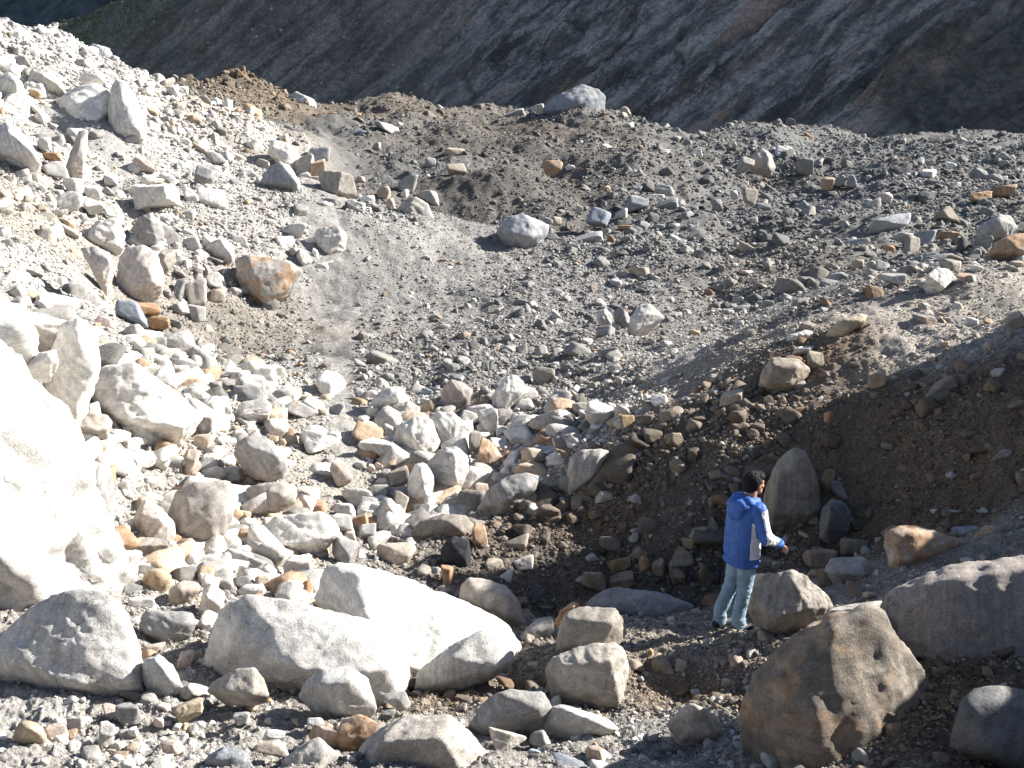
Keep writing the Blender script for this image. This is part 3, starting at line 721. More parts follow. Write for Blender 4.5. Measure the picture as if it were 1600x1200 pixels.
hero("boulder", "tall fractured boulder on the upper left", "tall fractured white boulder beside the big white one, upper left", "WL",
     [(168,205),(172,185),(186,165),(172,140),(180,124),(196,128),(212,148),(230,190),(230,232),(214,238),(185,214)],
     [(190,150,.22),(198,185,.3),(180,205,.28),(220,210,.3),(215,165,.1)], k=1.05)
hero("boulder", "white wedge at the upper left edge", "smooth white wedge boulder on the left edge of the upper slope", "W",
     [(-14,240),(-10,200),(10,188),(28,200),(50,225),(67,258),(50,264),(15,254)], None, k=1.05)
hero("boulder", "tan white boulder of the upper left", "tan and white boulder left of the white cap rock", "WT",
     [(40,130),(48,110),(78,107),(92,125),(108,150),(90,158),(65,150),(50,142)], None, stain=.15, k=1.05)
hero("boulder", "pale heap at the left edge", "broad white boulder on the left edge below the skyline", "W",
     [(-20,150),(-10,118),(15,112),(35,128),(40,150),(20,168),(-10,168)], None)
hero("boulder", "mound boulder smothered in silt", "pinkish boulder smothered in silt below the fractured one", "PL",
     [(100,270),(112,235),(122,205),(138,200),(136,240),(130,268),(118,278)], None)
hero("boulder", "skyline boulder", "large pale boulder perched alone on the skyline", "LBB",
     [(846,172),(862,154),(885,143),(910,132),(934,138),(946,148),(946,170),(928,190),(905,184),(870,180)],
     [(880,150,.2),(905,160,.32),(925,178,.25),(875,172,.3),(910,140,.1)], stain=.12, k=.8)
hero("boulder", "mottled boulder by the gravel fan", "white mottled boulder at the top of the gravel fan", "LB",
     [(774,362),(782,345),(800,337),(815,333),(840,345),(859,352),(855,370),(825,386),(795,393)], None, stain=.1)
hero("boulder", "grey slab boulder over the gravel fan", "grey faceted slab boulder left of the gravel fan", "GTL",
     [(618,328),(630,314),(650,306),(668,318),(682,348),(655,352),(630,345)], [(640,325,.3),(655,348,.35),(670,330,.2)])
hero("boulder", "pale square boulder of the mid slope", "pale square boulder on the slope above the orange streaked one", "LW",
     [(490,365),(498,356),(528,352),(543,368),(540,392),(520,404),(502,398)], None)
hero("boulder", "white slab of the upper mid slope", "large white slab on the upper slope with a tan stone at its foot", "W",
     [(418,240),(422,218),(448,222),(468,240),(466,262),(455,270),(430,250)], None)
hero("boulder", "banded grey boulder", "grey boulder with white bands below the large white slab", "BGL",
     [(405,285),(418,262),(436,251),(452,258),(470,285),(468,305),(440,302),(415,296)], None)
hero("boulder", "ragged skyline boulder", "ragged pale boulder standing on the left part of the skyline", "LW",
     [(450,165),(451,150),(462,143),(472,152),(492,156),(496,168),(478,186),(460,182)], None, dist=60)
hero("boulder", "tilted slab on the left skyline", "tilted grey slab on the skyline at the upper left", "LB",
     [(137,75),(145,68),(172,75),(178,90),(160,95),(142,88)], None, dist=47)
hero("boulder", "white two part slab", "white slab split by a crack, right of two round orange stones", "W",
     [(411,822),(430,806),(460,803),(505,800),(528,815),(532,835),(505,855),(460,868),(432,868)],
     [(430,850,.34),(470,850,.4),(510,840,.3),(440,825,.12)], sub=5, k=1.05)
hero("boulder", "grey capstone over the pit", "rounded grey boulder lying on a tan one beside a dark pit", "LG",
     [(363,712),(372,690),(390,679),(415,682),(438,702),(450,728),(442,748),(418,755),(390,745)], None, dist=15.9, sink=0.0)
hero("boulder", "tan fluted boulder", "tan fluted boulder under the grey capstone", "TL",
     [(383,765),(400,756),(440,752),(466,760),(462,785),(440,805),(405,812),(390,800)], None)
hero("boulder", "large grey boulder in the pit", "large grey boulder below the pit, silt on its shoulders", "LGT",
     [(254,842),(262,800),(275,768),(305,752),(360,750),(365,800),(352,838),(335,842),(290,862)],
     [(290,790,.34),(340,770,.22),(330,830,.36),(285,835,.36),(350,800,.24)], sub=5)
hero("boulder", "pink white egg boulder", "egg shaped pinkish white boulder left of the large grey one", "WP",
     [(205,820),(215,795),(228,778),(250,790),(272,815),(275,838),(258,856),(235,852),(215,840)], None)
hero("boulder", "tall grey boulder by the wall", "tall grey boulder leaning on the white wall", "LG",
     [(118,840),(122,790),(118,735),(140,720),(172,728),(180,760),(172,805),(160,850),(140,858)], [(150,745,.3),(150,830,.35),(168,780,.2),(130,800,.34)])
hero("boulder", "grey boulder under the tall one", "squat grey boulder at the foot of the tall grey one", "GT",
     [(140,850),(160,828),(185,830),(195,850),(190,872),(160,865),(145,860)], None)
hero("rock", "tall pinkish brick stone", "brick shaped pinkish orange stone standing over the pit", "PT",
     [(276,745),(285,715),(295,700),(314,704),(306,735),(298,752)], None, stain=.3)
hero("boulder", "orange white cobble", "round cobble half orange and half white below the grey boulders", "YT",
     [(217,915),(222,893),(240,884),(262,884),(274,902),(262,925),(245,936),(225,934)], None, p=12, stain=.35, k=1.1)
hero("boulder", "pinkish oval cobble", "oval pinkish cobble right of the orange and white one", "PT",
     [(256,945),(264,920),(285,905),(318,908),(316,922),(292,945),(270,955)], None, p=12)
hero("boulder", "upright pink cobble", "upright pinkish cobble between the oval one and the flat topped boulder", "PW",
     [(310,955),(318,918),(332,910),(352,925),(350,948),(330,972),(314,965)], None, p=30, stain=.1)
hero("boulder", "long grey block by the cobbles", "long grey block below the pinkish oval cobble", "LG",
     [(215,975),(228,953),(300,957),(307,975),(300,990),(265,1008),(222,998)], [(230,985,.3),(262,1000,.36),(290,975,.3),(240,960,.1)])
hero("boulder", "smooth bluish white boulder", "smooth bluish white boulder right of the rounded triangular one", "WB",
     [(222,1055),(224,1030),(250,1022),(272,1040),(288,1075),(265,1095),(230,1085)], None)
hero("boulder", "undercut boulder under the flat top", "dirty undercut boulder in front of the big flat topped one", "LT",
     [(322,1078),(338,1062),(368,1045),(398,1042),(412,1060),(422,1088),(395,1094),(345,1092)], [(345,1080,.3),(395,1085,.36),(375,1060,.15)], dist=8.1)
hero("boulder", "orange tan half buried cobble", "orange tan cobble half buried at the lower left corner", "YT",
     [(12,1170),(18,1138),(35,1122),(60,1125),(75,1145),(78,1172)], None, p=12, k=1.15)
hero("boulder", "split tan block at the bottom", "split tan block with sharp edges left of the domed boulder", "LTW",
     [(438,1190),(470,1165),(498,1150),(512,1165),(530,1180),(515,1205),(470,1225),(445,1215)], [(455,1185,.3),(505,1168,.2),(500,1200,.4),(460,1210,.4)], dist=6.95)
hero("boulder", "blue grey boulder on the bottom edge", "blue grey rounded boulder on the bottom edge left of the split block", "BG",
     [(312,1215),(325,1180),(350,1166),(380,1172),(395,1195),(392,1225)], None, dist=6.95)
hero("boulder", "orange patched boulder near the dome", "pale boulder with an orange patch just upper left of the dome", "LP",
     [(520,1155),(535,1125),(560,1115),(592,1130),(585,1155),(555,1172),(530,1170)], None, stain=.55)
hero("boulder", "rust and white lump", "rust and white lump above the split tan block", "WO",
     [(480,1150),(490,1132),(515,1130),(540,1150),(530,1162),(505,1168)], None, stain=.6, dist=7.35)
hero("boulder", "pinkish block with a bright top", "pinkish tan block with a bright top near the end of the great slab", "PT",
     [(588,865),(590,850),(612,848),(645,847),(652,858),(638,880),(612,890),(592,882)], [(612,858,.34),(615,885,.4),(640,870,.3)], dist=13.8, k=1.1)
hero("boulder", "dark brown rock behind the black stone", "wide dark brown rock behind and left of the black upright stone", "TD",
     [(640,835),(655,815),(690,803),(728,805),(742,820),(738,845),(700,850),(660,850)], None, dist=14.6)
hero("boulder", "dark bluish rock beside the stacked pair", "dark bluish and tan rock left of the stacked pair", "BT",
     [(805,1015),(818,985),(838,968),(862,962),(870,985),(868,1010),(835,1028)], None, dist=10.9)
hero("boulder", "rust slab behind the stacked pair", "rusty slab propped behind the upper stone of the stacked pair", "O",
     [(866,975),(875,955),(895,940),(908,942),(900,955),(880,985)], None, dist=10.2, sink=0)
hero("boulder", "tan boulder on the shaded bank", "tan boulder high on the shaded bank under the sunlit path", "T",
     [(1185,600),(1192,573),(1206,557),(1248,560),(1266,577),(1262,590),(1235,609),(1205,609)], [(1208,570,.28),(1240,575,.3),(1235,600,.36),(1200,598,.32)], k=.95)
hero("boulder", "tan log shaped stone", "tan log shaped stone lying at the end of the sunlit path", "TY",
     [(1288,526),(1300,508),(1325,495),(1345,488),(1356,494),(1352,505),(1325,517),(1300,531)], None)
hero("boulder", "white rock at the path end", "white blocky rock left of the tan log shaped stone", "W",
     [(1226,538),(1230,524),(1258,515),(1278,522),(1280,532),(1252,540)], None)
hero("boulder", "white rock on the right crest", "bright white rock on the crest above the sunlit path", "W",
     [(1442,448),(1450,428),(1462,418),(1482,420),(1493,434),(1475,444),(1460,458),(1448,458)], None)
hero("boulder", "orange boulder at the right edge", "sunlit orange boulder cut by the right edge", "OT",
     [(1540,402),(1555,378),(1580,367),(1612,364),(1620,398),(1590,405)], None, stain=.5, k=1.2)
hero("boulder", "pale twin boulder right of the crest", "pale boulder with a white cap behind the orange boulder at right", "LG",
     [(1522,375),(1530,352),(1562,335),(1580,338),(1592,355),(1575,372),(1545,382)], None, dist=29)
hero("boulder", "tilted pale slab of the mid field", "long tilted pale slab in the grey rubble at right", "LB",
     [(1352,368),(1370,352),(1400,335),(1424,332),(1422,345),(1395,360),(1362,372)], None)
hero("boulder", "tan boulder pair of the far field", "larger tan boulder of the pair in the grey field under the right skyline", "LT",
     [(1170,262),(1176,240),(1190,231),(1205,240),(1212,260),(1208,270),(1180,266)], None)
hero("boulder", "white boulder of the far pair", "white boulder right behind the tan pair under the right skyline", "W",
     [(1208,240),(1215,227),(1238,230),(1242,240),(1232,252),(1215,252)], None)
hero("boulder", "white pyramid block of the mid field", "white pyramid shaped block right of two slabs by the small dark ridge", "WL",
     [(978,522),(985,495),(1000,475),(1015,474),(1040,496),(1015,512),(995,524)], [(992,500,.3),(990,518,.35),(1010,490,.2)])
hero("boulder", "light grey slab by the pyramid", "light grey slab between the narrow white block and the pyramid", "G",
     [(960,505),(958,488),(968,478),(982,490),(986,508),(972,514)], None)
hero("boulder", "narrow white block", "narrow white block with a dark base left of the light grey slab", "LW",
     [(932,500),(934,486),(946,481),(957,494),(955,510),(942,510)], None)
hero("boulder", "blocky orange boulder of the cluster", "orange boulder at the right foot of the pale cluster", "OP",
     [(745,732),(748,700),(752,682),(768,690),(785,712),(775,728),(758,736)], None, stain=.4, k=1.15)
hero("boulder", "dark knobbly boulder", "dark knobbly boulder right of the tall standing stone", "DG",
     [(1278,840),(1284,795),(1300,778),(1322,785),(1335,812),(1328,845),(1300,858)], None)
hero("rock", "slanting orange slab in the bank", "narrow orange slab slanting out of the brown bank", "O",
     [(1414,788),(1422,770),(1445,745),(1457,743),(1455,760),(1430,792)], None, dist=13.3, k=.75)
hero("rock", "orange upright stone of the gully", "orange upright stone among the dark gully stones", "O",
     [(996,895),(998,872),(1008,866),(1016,880),(1016,902),(1004,904)], None)
hero("boulder", "sunlit rock edge above the brown giant", "silt topped pale ledge joined to the top of the huge brown boulder", "LT",
     [(1275,970),(1300,950),(1345,942),(1378,938),(1382,955),(1340,970),(1300,985)], None, dist=9.2, k=1.1)
# smaller stones read off the photograph: tile origin, tile scale, then x, y, w, h, colour[, tilt]
TILES = [
((0,30),4,[(90,120,90,90,'W'),(215,210,180,80,'WL',10),(240,265,70,60,'W'),(375,345,70,60,'W'),(500,255,120,80,'L'),(100,560,180,150,'W'),(235,610,80,70,'W'),(870,440,110,100,'GT'),(820,360,90,70,'T'),
(1040,450,120,60,'O'),(1130,450,110,60,'W'),(1240,510,60,70,'O'),(920,520,140,60,'W'),(1350,520,70,60,'W'),(1410,540,80,70,'W'),(1380,590,80,60,'T'),(1160,670,90,80,'W'),(1340,760,70,110,'T'),(1160,770,80,60,'W'),
(1260,820,140,50,'T',30),(1350,870,110,80,'G'),(900,910,150,90,'P'),(1190,930,80,50,'W'),(280,780,90,80,'W'),(330,860,110,50,'O'),(350,950,160,110,'LG'),(450,1040,150,100,'W'),(690,1010,90,60,'L'),
(1275,990,130,140,'G'),(1075,1070,70,90,'P'),(1190,1100,90,110,'W'),(1330,1130,180,130,'W'),(980,1110,210,150,'W'),(855,1060,110,70,'W'),(590,1080,90,90,'W'),(440,1130,150,130,'W',30),(580,1160,140,100,'W'),(170,1180,60,70,'P'),(310,1130,70,50,'P'),(620,810,60,50,'W'),
(60,320,120,70,'W'),(30,60,60,50,'W'),(640,175,60,30,'L'),(1100,370,50,40,'T'),(1560,640,80,110,'W'),(1540,960,100,70,'LG'),(930,1000,90,60,'W'),(1510,870,70,50,'P')]),
((0,300),4,[(1040,160,110,60,'W'),(710,130,110,90,'W'),(720,330,180,55,'OT'),(640,540,60,150,'P',-20),(1015,310,90,70,'W'),(1035,450,100,170,'TG'),(1090,390,90,70,'W'),(1215,345,80,80,'P'),(1150,460,90,80,'P'),
(1290,250,80,60,'G'),(1360,275,90,50,'W'),(1500,320,120,80,'LG'),(1280,500,90,90,'T'),(1340,560,110,110,'LG'),(1365,650,90,90,'T'),(1440,600,60,90,'P'),(1230,630,130,160,'TW'),(1130,620,80,130,'G'),(1040,650,80,90,'G'),
(930,735,150,80,'O'),(1100,730,120,90,'LG'),(1215,755,150,100,'LG'),(820,760,170,140,'B'),(1000,825,160,90,'O'),(1100,830,100,80,'G'),(640,820,130,90,'P'),(360,700,230,130,'L',20),(850,890,180,130,'GL'),(980,960,120,100,'GL'),
(740,950,90,55,'P'),(790,1020,160,80,'TW'),(640,960,50,60,'Y'),(120,160,80,60,'T'),(780,1130,260,110,'W'),(925,150,60,50,'G'),(110,710,70,60,'G'),(160,270,50,60,'D'),(910,690,80,50,'W')]),
((100,560),4,[(1145,240,180,140,'G'),(1035,225,90,70,'YT'),(1010,120,110,50,'G',15),(980,310,150,130,'W'),(1190,340,210,170,'WL'),(870,420,130,100,'G'),(735,505,70,70,'P'),(880,530,120,110,'PT'),(900,670,120,140,'L'),(600,595,130,60,'W'),
(800,215,100,70,'W'),(1480,320,200,90,'LG',25),(1500,250,100,50,'T'),(700,680,110,90,'G'),(380,770,60,80,'O'),(400,920,110,110,'W'),(840,800,110,80,'P'),(1510,910,120,110,'P'),(1130,1010,90,90,'OT'),(1215,1040,60,60,'O'),
(1175,1120,150,110,'OT'),(800,1150,280,80,'TO'),(1000,1170,120,70,'T'),(110,1170,80,60,'P'),(330,880,80,70,'W'),(170,600,130,90,'PO'),(270,620,110,110,'WP'),(650,150,50,50,'O'),(620,95,50,40,'O'),(700,150,60,50,'W')]),
((380,560),4,[(530,65,90,80,'S'),(455,520,230,120,'W',20),(830,570,200,130,'W'),(715,490,120,80,'GD'),(610,710,150,170,'P'),(540,650,70,60,'G'),(915,450,130,70,'L',20),(850,330,150,80,'G'),(1150,285,100,80,'L'),(1270,320,90,60,'W'),
(1405,370,120,90,'W'),(1530,390,130,150,'WL'),(1510,270,70,90,'T'),(1550,470,70,70,'P'),(1450,530,80,150,'GT'),(970,740,130,120,'GT'),(985,640,80,80,'W'),(850,680,60,70,'P'),(800,690,60,70,'P'),(910,670,50,60,'P'),(730,670,70,60,'L'),
(990,890,90,140,'TL'),(870,770,90,60,'L'),(840,840,140,110,'LG'),(800,900,120,80,'L'),(790,960,100,80,'LG'),(640,940,170,80,'W',15),(920,970,160,150,'W'),(615,1030,150,110,'L'),(735,1025,90,110,'O'),(780,1080,140,100,'LG'),(670,1110,80,80,'P'),
(620,1160,150,100,'LG'),(1180,940,260,100,'W',-8),(1370,900,110,110,'WL'),(1500,820,100,90,'WP'),(830,1130,110,60,'W'),(1130,1170,80,60,'LG'),(600,380,110,50,'TO'),(570,490,80,70,'W'),(590,320,110,80,'LB'),(500,350,80,80,'T'),(420,255,90,50,'TO'),
(215,365,90,50,'T'),(240,530,70,60,'PO'),(830,40,60,50,'O'),(750,35,50,40,'O'),(1480,80,80,50,'T'),(1150,220,80,80,'B')]),
((180,800),4,[(440,300,160,110,'P'),(600,380,170,130,'LG'),(440,380,120,80,'WL'),(175,590,160,110,'WL'),(810,310,280,150,'LG',15),(960,310,90,80,'W'),(1150,350,180,150,'WP'),(1195,480,90,140,'O',15),(1420,230,180,140,'LG'),(930,450,110,120,'T'),(1010,490,90,80,'P'),
(620,280,80,50,'G'),(690,200,120,80,'TL'),(820,450,150,110,'G'),(740,400,60,60,'P'),(720,460,90,70,'W'),(580,740,110,90,'WP'),(530,820,90,70,'TP'),(440,930,90,110,'TP'),(240,860,140,60,'P'),(480,1110,220,110,'TL',-10),(1040,1060,240,110,'TW',15),
(200,250,280,170,'GT'),(30,380,90,180,'L'),(110,490,110,110,'G'),(110,370,80,120,'G'),(460,1020,90,60,'L'),(1260,500,70,60,'T'),(660,520,60,60,'P'),(920,240,100,70,'LT')]),
((0,950),4.706,[(420,920,150,140,'P'),(400,810,80,80,'P'),(560,840,170,120,'L'),(780,920,140,180,'L'),(820,760,140,110,'TP'),(950,780,170,140,'G'),(980,910,80,80,'W'),(880,690,70,60,'T'),(780,630,50,80,'YL'),(1030,720,70,60,'W'),(1200,740,110,80,'P'),
(1170,840,100,80,'P'),(1380,750,260,150,'TY',-10),(1300,880,80,60,'L'),(1270,1010,170,100,'P'),(10,960,70,120,'W'),(160,560,80,60,'W'),(170,380,130,50,'W'),(1180,1130,130,70,'L'),(1000,640,330,70,'S',14),(640,1000,70,50,'P'),(1480,860,80,60,'L')]),
((300,1000),4.706,[(590,800,250,120,'PT'),(1080,510,230,80,'PO'),(870,480,150,90,'W'),(720,460,150,140,'WP'),(920,620,150,100,'W'),(600,700,190,80,'W'),(1050,850,130,80,'G'),(1500,450,220,120,'L',-25),(1430,560,150,90,'D'),(760,610,70,70,'T'),(580,450,60,50,'O'),(450,470,60,50,'P'),(560,600,60,60,'P'),(360,570,130,110,'L'),(60,700,90,60,'L')]),
((380,130),4,[(110,330,100,80,'O'),(390,510,100,130,'WT'),(465,540,90,120,'OP'),(430,605,150,40,'T'),(130,520,90,90,'TG'),(590,640,200,150,'GT'),(540,675,110,80,'O'),(480,450,120,90,'LB'),(730,600,70,45,'T'),(1030,630,130,100,'G'),(1010,290,110,60,'P',25),(760,330,90,80,'B'),
(830,395,60,50,'G'),(700,205,150,40,'O',5),(580,205,120,35,'O'),(910,290,180,60,'LG',20),(1330,540,120,70,'T'),(1170,490,70,60,'G'),(1320,430,130,60,'T'),(1170,720,130,90,'LT'),(1240,700,70,60,'W'),(780,740,100,80,'W'),(880,690,90,90,'T'),(1000,700,70,70,'W'),
(925,770,60,110,'T'),(790,810,90,70,'W'),(680,810,140,80,'D',30),(700,760,70,60,'W'),(540,750,130,70,'G'),(340,930,140,100,'W'),(430,1000,90,80,'W'),(260,1000,110,80,'W'),(380,1090,90,110,'W'),(450,1080,50,110,'W'),(550,1140,80,80,'W'),(740,930,90,80,'W'),(795,970,70,60,'W'),
(890,1010,60,80,'P'),(885,1145,80,50,'T'),(740,1150,70,70,'P'),(630,1140,80,60,'W'),(990,1090,80,60,'T'),(1210,895,80,35,'PT'),(1110,930,70,70,'G'),(20,1000,60,60,'W'),(300,790,60,60,'O'),(600,940,80,80,'L'),(500,1160,90,80,'W'),(890,1080,90,60,'LW'),(1290,1165,60,40,'W'),(1150,1110,60,70,'L')]),
((760,150),4,[(415,445,110,85,'TO'),(525,450,60,35,'W'),(650,450,50,30,'W'),(170,122,160,65,'LG',-12),(325,95,120,80,'WT'),(860,95,90,60,'T'),(585,320,45,35,'Y'),(715,300,80,60,'T',25),(450,340,80,50,'G'),(740,590,70,60,'OT'),(580,710,50,50,'LT'),(380,790,70,80,'G'),(440,780,60,60,'T'),
(700,750,130,100,'B'),(930,680,150,110,'GB'),(1110,590,120,70,'LG'),(1060,640,120,50,'LT'),(1135,700,140,120,'G'),(920,600,140,50,'B',-20),(840,745,90,90,'L'),(1040,770,80,100,'D'),(870,825,100,35,'O'),(640,910,200,110,'BL',-10),(1180,830,80,70,'L'),(1080,830,80,60,'G'),(1180,900,90,80,'LG'),
(1030,950,170,60,'W',15),(1190,960,100,60,'S'),(910,1000,60,70,'W'),(960,1120,110,110,'T'),(820,1130,120,70,'LT'),(1420,1130,110,50,'W',35),(1440,690,70,90,'G'),(1020,455,45,60,'W'),(880,285,50,50,'G'),(1430,295,45,50,'W'),(1330,360,40,50,'W')]),
((1100,180),3.2,[(205,250,80,80,'TG'),(505,255,80,70,'G'),(620,340,70,70,'TO'),(680,330,50,60,'G'),(735,330,60,70,'G'),(665,240,80,50,'L'),(1105,310,100,70,'LW'),(1225,255,60,50,'W'),(1380,300,90,70,'G'),(1450,325,80,60,'G'),(1500,385,110,60,'OS'),(1370,410,110,50,'YO'),
(895,415,80,60,'P'),(820,440,40,50,'G'),(630,500,60,60,'W'),(1020,610,120,50,'LG'),(1040,650,80,90,'GT'),(770,640,100,70,'LG',-25),(1110,610,90,60,'B'),(1220,600,110,40,'OS'),(1215,500,90,80,'TS'),(920,670,60,40,'O'),(1400,650,70,80,'G'),(660,810,90,50,'LG'),(770,750,60,60,'T'),(835,750,50,50,'LG'),
(940,820,110,60,'LG'),(1010,780,90,60,'S'),(1065,785,50,50,'T'),(1260,960,80,60,'YW'),(1190,1030,120,40,'G'),(1330,1040,70,60,'W'),(1240,1090,80,40,'T'),(505,985,40,80,'TY',-15),(440,990,60,70,'G'),(600,990,60,70,'G'),(220,690,120,60,'T',20),(165,650,40,90,'GT'),(215,800,80,50,'P'),(385,705,40,40,'O'),(110,550,50,40,'L'),
(60,820,70,60,'LW'),(1530,830,70,40,'W'),(1560,750,70,50,'T'),(1360,770,60,40,'W'),(150,400,40,50,'L'),(225,405,80,70,'TG'),(470,1180,110,50,'T'),(795,1015,70,50,'TY'),(620,930,80,50,'G'),(1180,1000,60,40,'T')]),
((1066,400),3,[(905,580,80,90,'TO'),(1215,630,150,75,'S',-40),(690,760,50,70,'O'),(1560,300,110,70,'T',-25),(1500,930,110,50,'TG',-25),(620,490,90,80,'T'),(560,450,110,50,'TW'),(235,670,110,90,'T'),(1150,300,120,50,'G'),(230,170,0,0,'G')]),
((760,420),4,[(875,120,60,70,'W'),(810,110,80,100,'LG'),(740,400,120,80,'G'),(760,530,120,70,'G'),(500,630,90,80,'GD'),(430,610,60,60,'L'),(360,680,130,130,'TG'),(590,880,100,90,'TL'),(450,820,120,80,'LG',35),(500,980,90,50,'W'),(700,620,80,50,'W'),(820,660,60,60,'W'),(1080,840,120,100,'W',-30),
(800,950,90,40,'W',-15),(880,970,90,110,'TY'),(1060,985,80,60,'W'),(890,1075,90,80,'T'),(760,1080,150,50,'WT'),(850,1140,80,60,'W'),(630,1080,60,40,'W'),(290,810,50,60,'W'),(40,920,130,100,'LG'),(430,280,60,60,'LB'),(1180,1070,110,70,'S'),(240,950,60,50,'T'),(120,1080,80,80,'PO'),(230,220,100,60,'GD'),(650,520,60,50,'T'),(1250,820,60,60,'W')]),
((560,730),4,[(400,510,90,90,'GD'),(550,680,80,130,'O'),(460,690,130,110,'P'),(760,440,100,160,'OT'),(770,150,100,100,'PT'),(1080,170,140,110,'TG'),(1190,110,90,110,'T'),(965,490,240,80,'TS',-25),(1030,600,130,110,'TW'),(850,620,130,90,'T'),(920,690,100,110,'W'),(1160,640,60,50,'O'),(1480,720,170,150,'GT'),
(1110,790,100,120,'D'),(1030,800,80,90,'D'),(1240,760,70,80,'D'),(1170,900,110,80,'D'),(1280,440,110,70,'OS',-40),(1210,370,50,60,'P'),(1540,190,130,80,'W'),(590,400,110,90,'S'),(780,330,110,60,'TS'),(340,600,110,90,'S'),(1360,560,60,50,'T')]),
((860,640),4,[(780,200,120,110,'GT'),(800,340,80,90,'T'),(820,415,100,70,'TW'),(360,440,100,70,'G'),(1165,440,80,60,'LG'),(940,780,130,110,'LG',20),(1010,730,80,110,'GD'),(820,920,150,120,'G'),(790,1020,120,130,'TD'),(430,960,160,80,'YS'),(450,1080,180,130,'GT'),(600,1100,160,80,'GD'),(680,980,90,100,'PG'),
(980,1050,180,90,'TD',40),(935,950,80,80,'OT'),(400,1020,80,70,'G'),(370,850,130,100,'GD'),(390,760,60,50,'P'),(870,840,110,80,'GT'),(920,100,110,70,'TD'),(700,270,60,50,'T'),(560,270,90,60,'GD'),(1090,240,70,110,'D'),(600,430,90,70,'GD')]),
((1200,680),4,[(370,280,80,150,'OT',15),(440,340,100,110,'B'),(560,560,120,100,'D'),(540,700,150,120,'G'),(215,630,80,80,'YT'),(320,770,190,120,'PG'),(275,870,120,60,'TO'),(390,890,130,120,'TD'),(545,960,140,80,'LG',15),(640,950,60,40,'L'),(650,1000,120,45,'T'),(700,670,60,80,'G'),(1245,610,180,60,'BG'),
(1360,620,190,90,'TO',-20),(1460,560,60,60,'WT'),(1400,740,80,80,'W'),(1310,740,70,70,'G'),(1580,510,60,60,'G'),(1520,210,80,50,'G'),(1440,130,120,50,'G'),(1540,450,130,60,'TO',-25),(750,850,110,50,'LT'),(860,830,70,50,'L'),(120,640,90,70,'G'),(140,720,100,70,'S'),(60,820,90,70,'S')]),
((620,960),2.857,[(640,550,100,80,'LG'),(615,615,70,40,'B'),(900,620,130,80,'WO'),(770,665,180,60,'DB'),(750,540,110,30,'OT'),(1335,360,60,60,'LG'),(1130,170,40,40,'O'),(1065,600,50,40,'G'),(1540,600,80,60,'L'),(480,560,180,80,'TL',12),(1145,215,45,35,'TO'),(1380,130,40,50,'L')]),
]
SM = []
for (ox, oy), s, rows in TILES:
    for r_ in rows:
        if r_[2] == 0: continue
        SM.append((ox + r_[0] / s, oy + r_[1] / s, r_[2] / s, r_[3] / s, r_[4], r_[5] if len(r_) > 5 else 0))
SM.sort(key=lambda q: -q[2] * q[3])
_keep = []
for q in SM:                                   # one entry per stone
    bad = any(math.hypot(q[0] - k[0], q[1] - k[1]) < 0.38 * math.sqrt(k[2] * k[3]) for k in _keep)
    bad = bad or any(math.hypot(q[0] - h_[2][0], q[1] - h_[2][1]) < 0.34 * h_[3] for h_ in HEROES if h_[3] > 1.2 * math.sqrt(q[2] * q[3]) or math.hypot(q[0] - h_[2][0], q[1] - h_[2][1]) < 8)
    if not bad: _keep.append(q)
NMAX = 298 - len(HEROES)
SMALL, REST = _keep[:NMAX], _keep[NMAX:]

PROTO = []
def proto(seed, sub, nm="rock", mat=None):
    r_ = np.random.RandomState(1000 + seed)
    n = r_.randint(2, 6)
    N = r_.normal(size=(n, 3)); N /= np.linalg.norm(N, axis=1)[:, None]
    ax = np.concatenate([np.eye(3), -np.eye(3)]) + r_.normal(size=(6, 3)) * 0.28
    ax /= np.linalg.norm(ax, axis=1)[:, None]
    N = np.concatenate([N, ax]); d = np.concatenate([r_.uniform(0.72, 1.0, n), r_.uniform(0.58, 0.85, 6)])
    D, F = ICO[sub]
    pw = r_.choice([50, 90, 140])
    V0 = D * cast(N, d, D, 80)[:, None]
    N, d = chip(N, d, V0, r_, 7, 0.90, 0.99)
    V = D * cast(N, d, D, pw)[:, None]
    V = rough(V, 2.0, seed + 50, 0.9 if sub > 3 else 0.5, sub)
    lo, hi = V.min(0), V.max(0)
    V = (V - (lo + hi) / 2) / ((hi - lo) / 2)          # fills the unit box
    return mesh_from(nm, V, F, mat or M_ROCK, smooth=sub > 3)
PROTO = [proto(i, 5) for i in range(10)] + [proto(i + 40, 4) for i in range(22)]

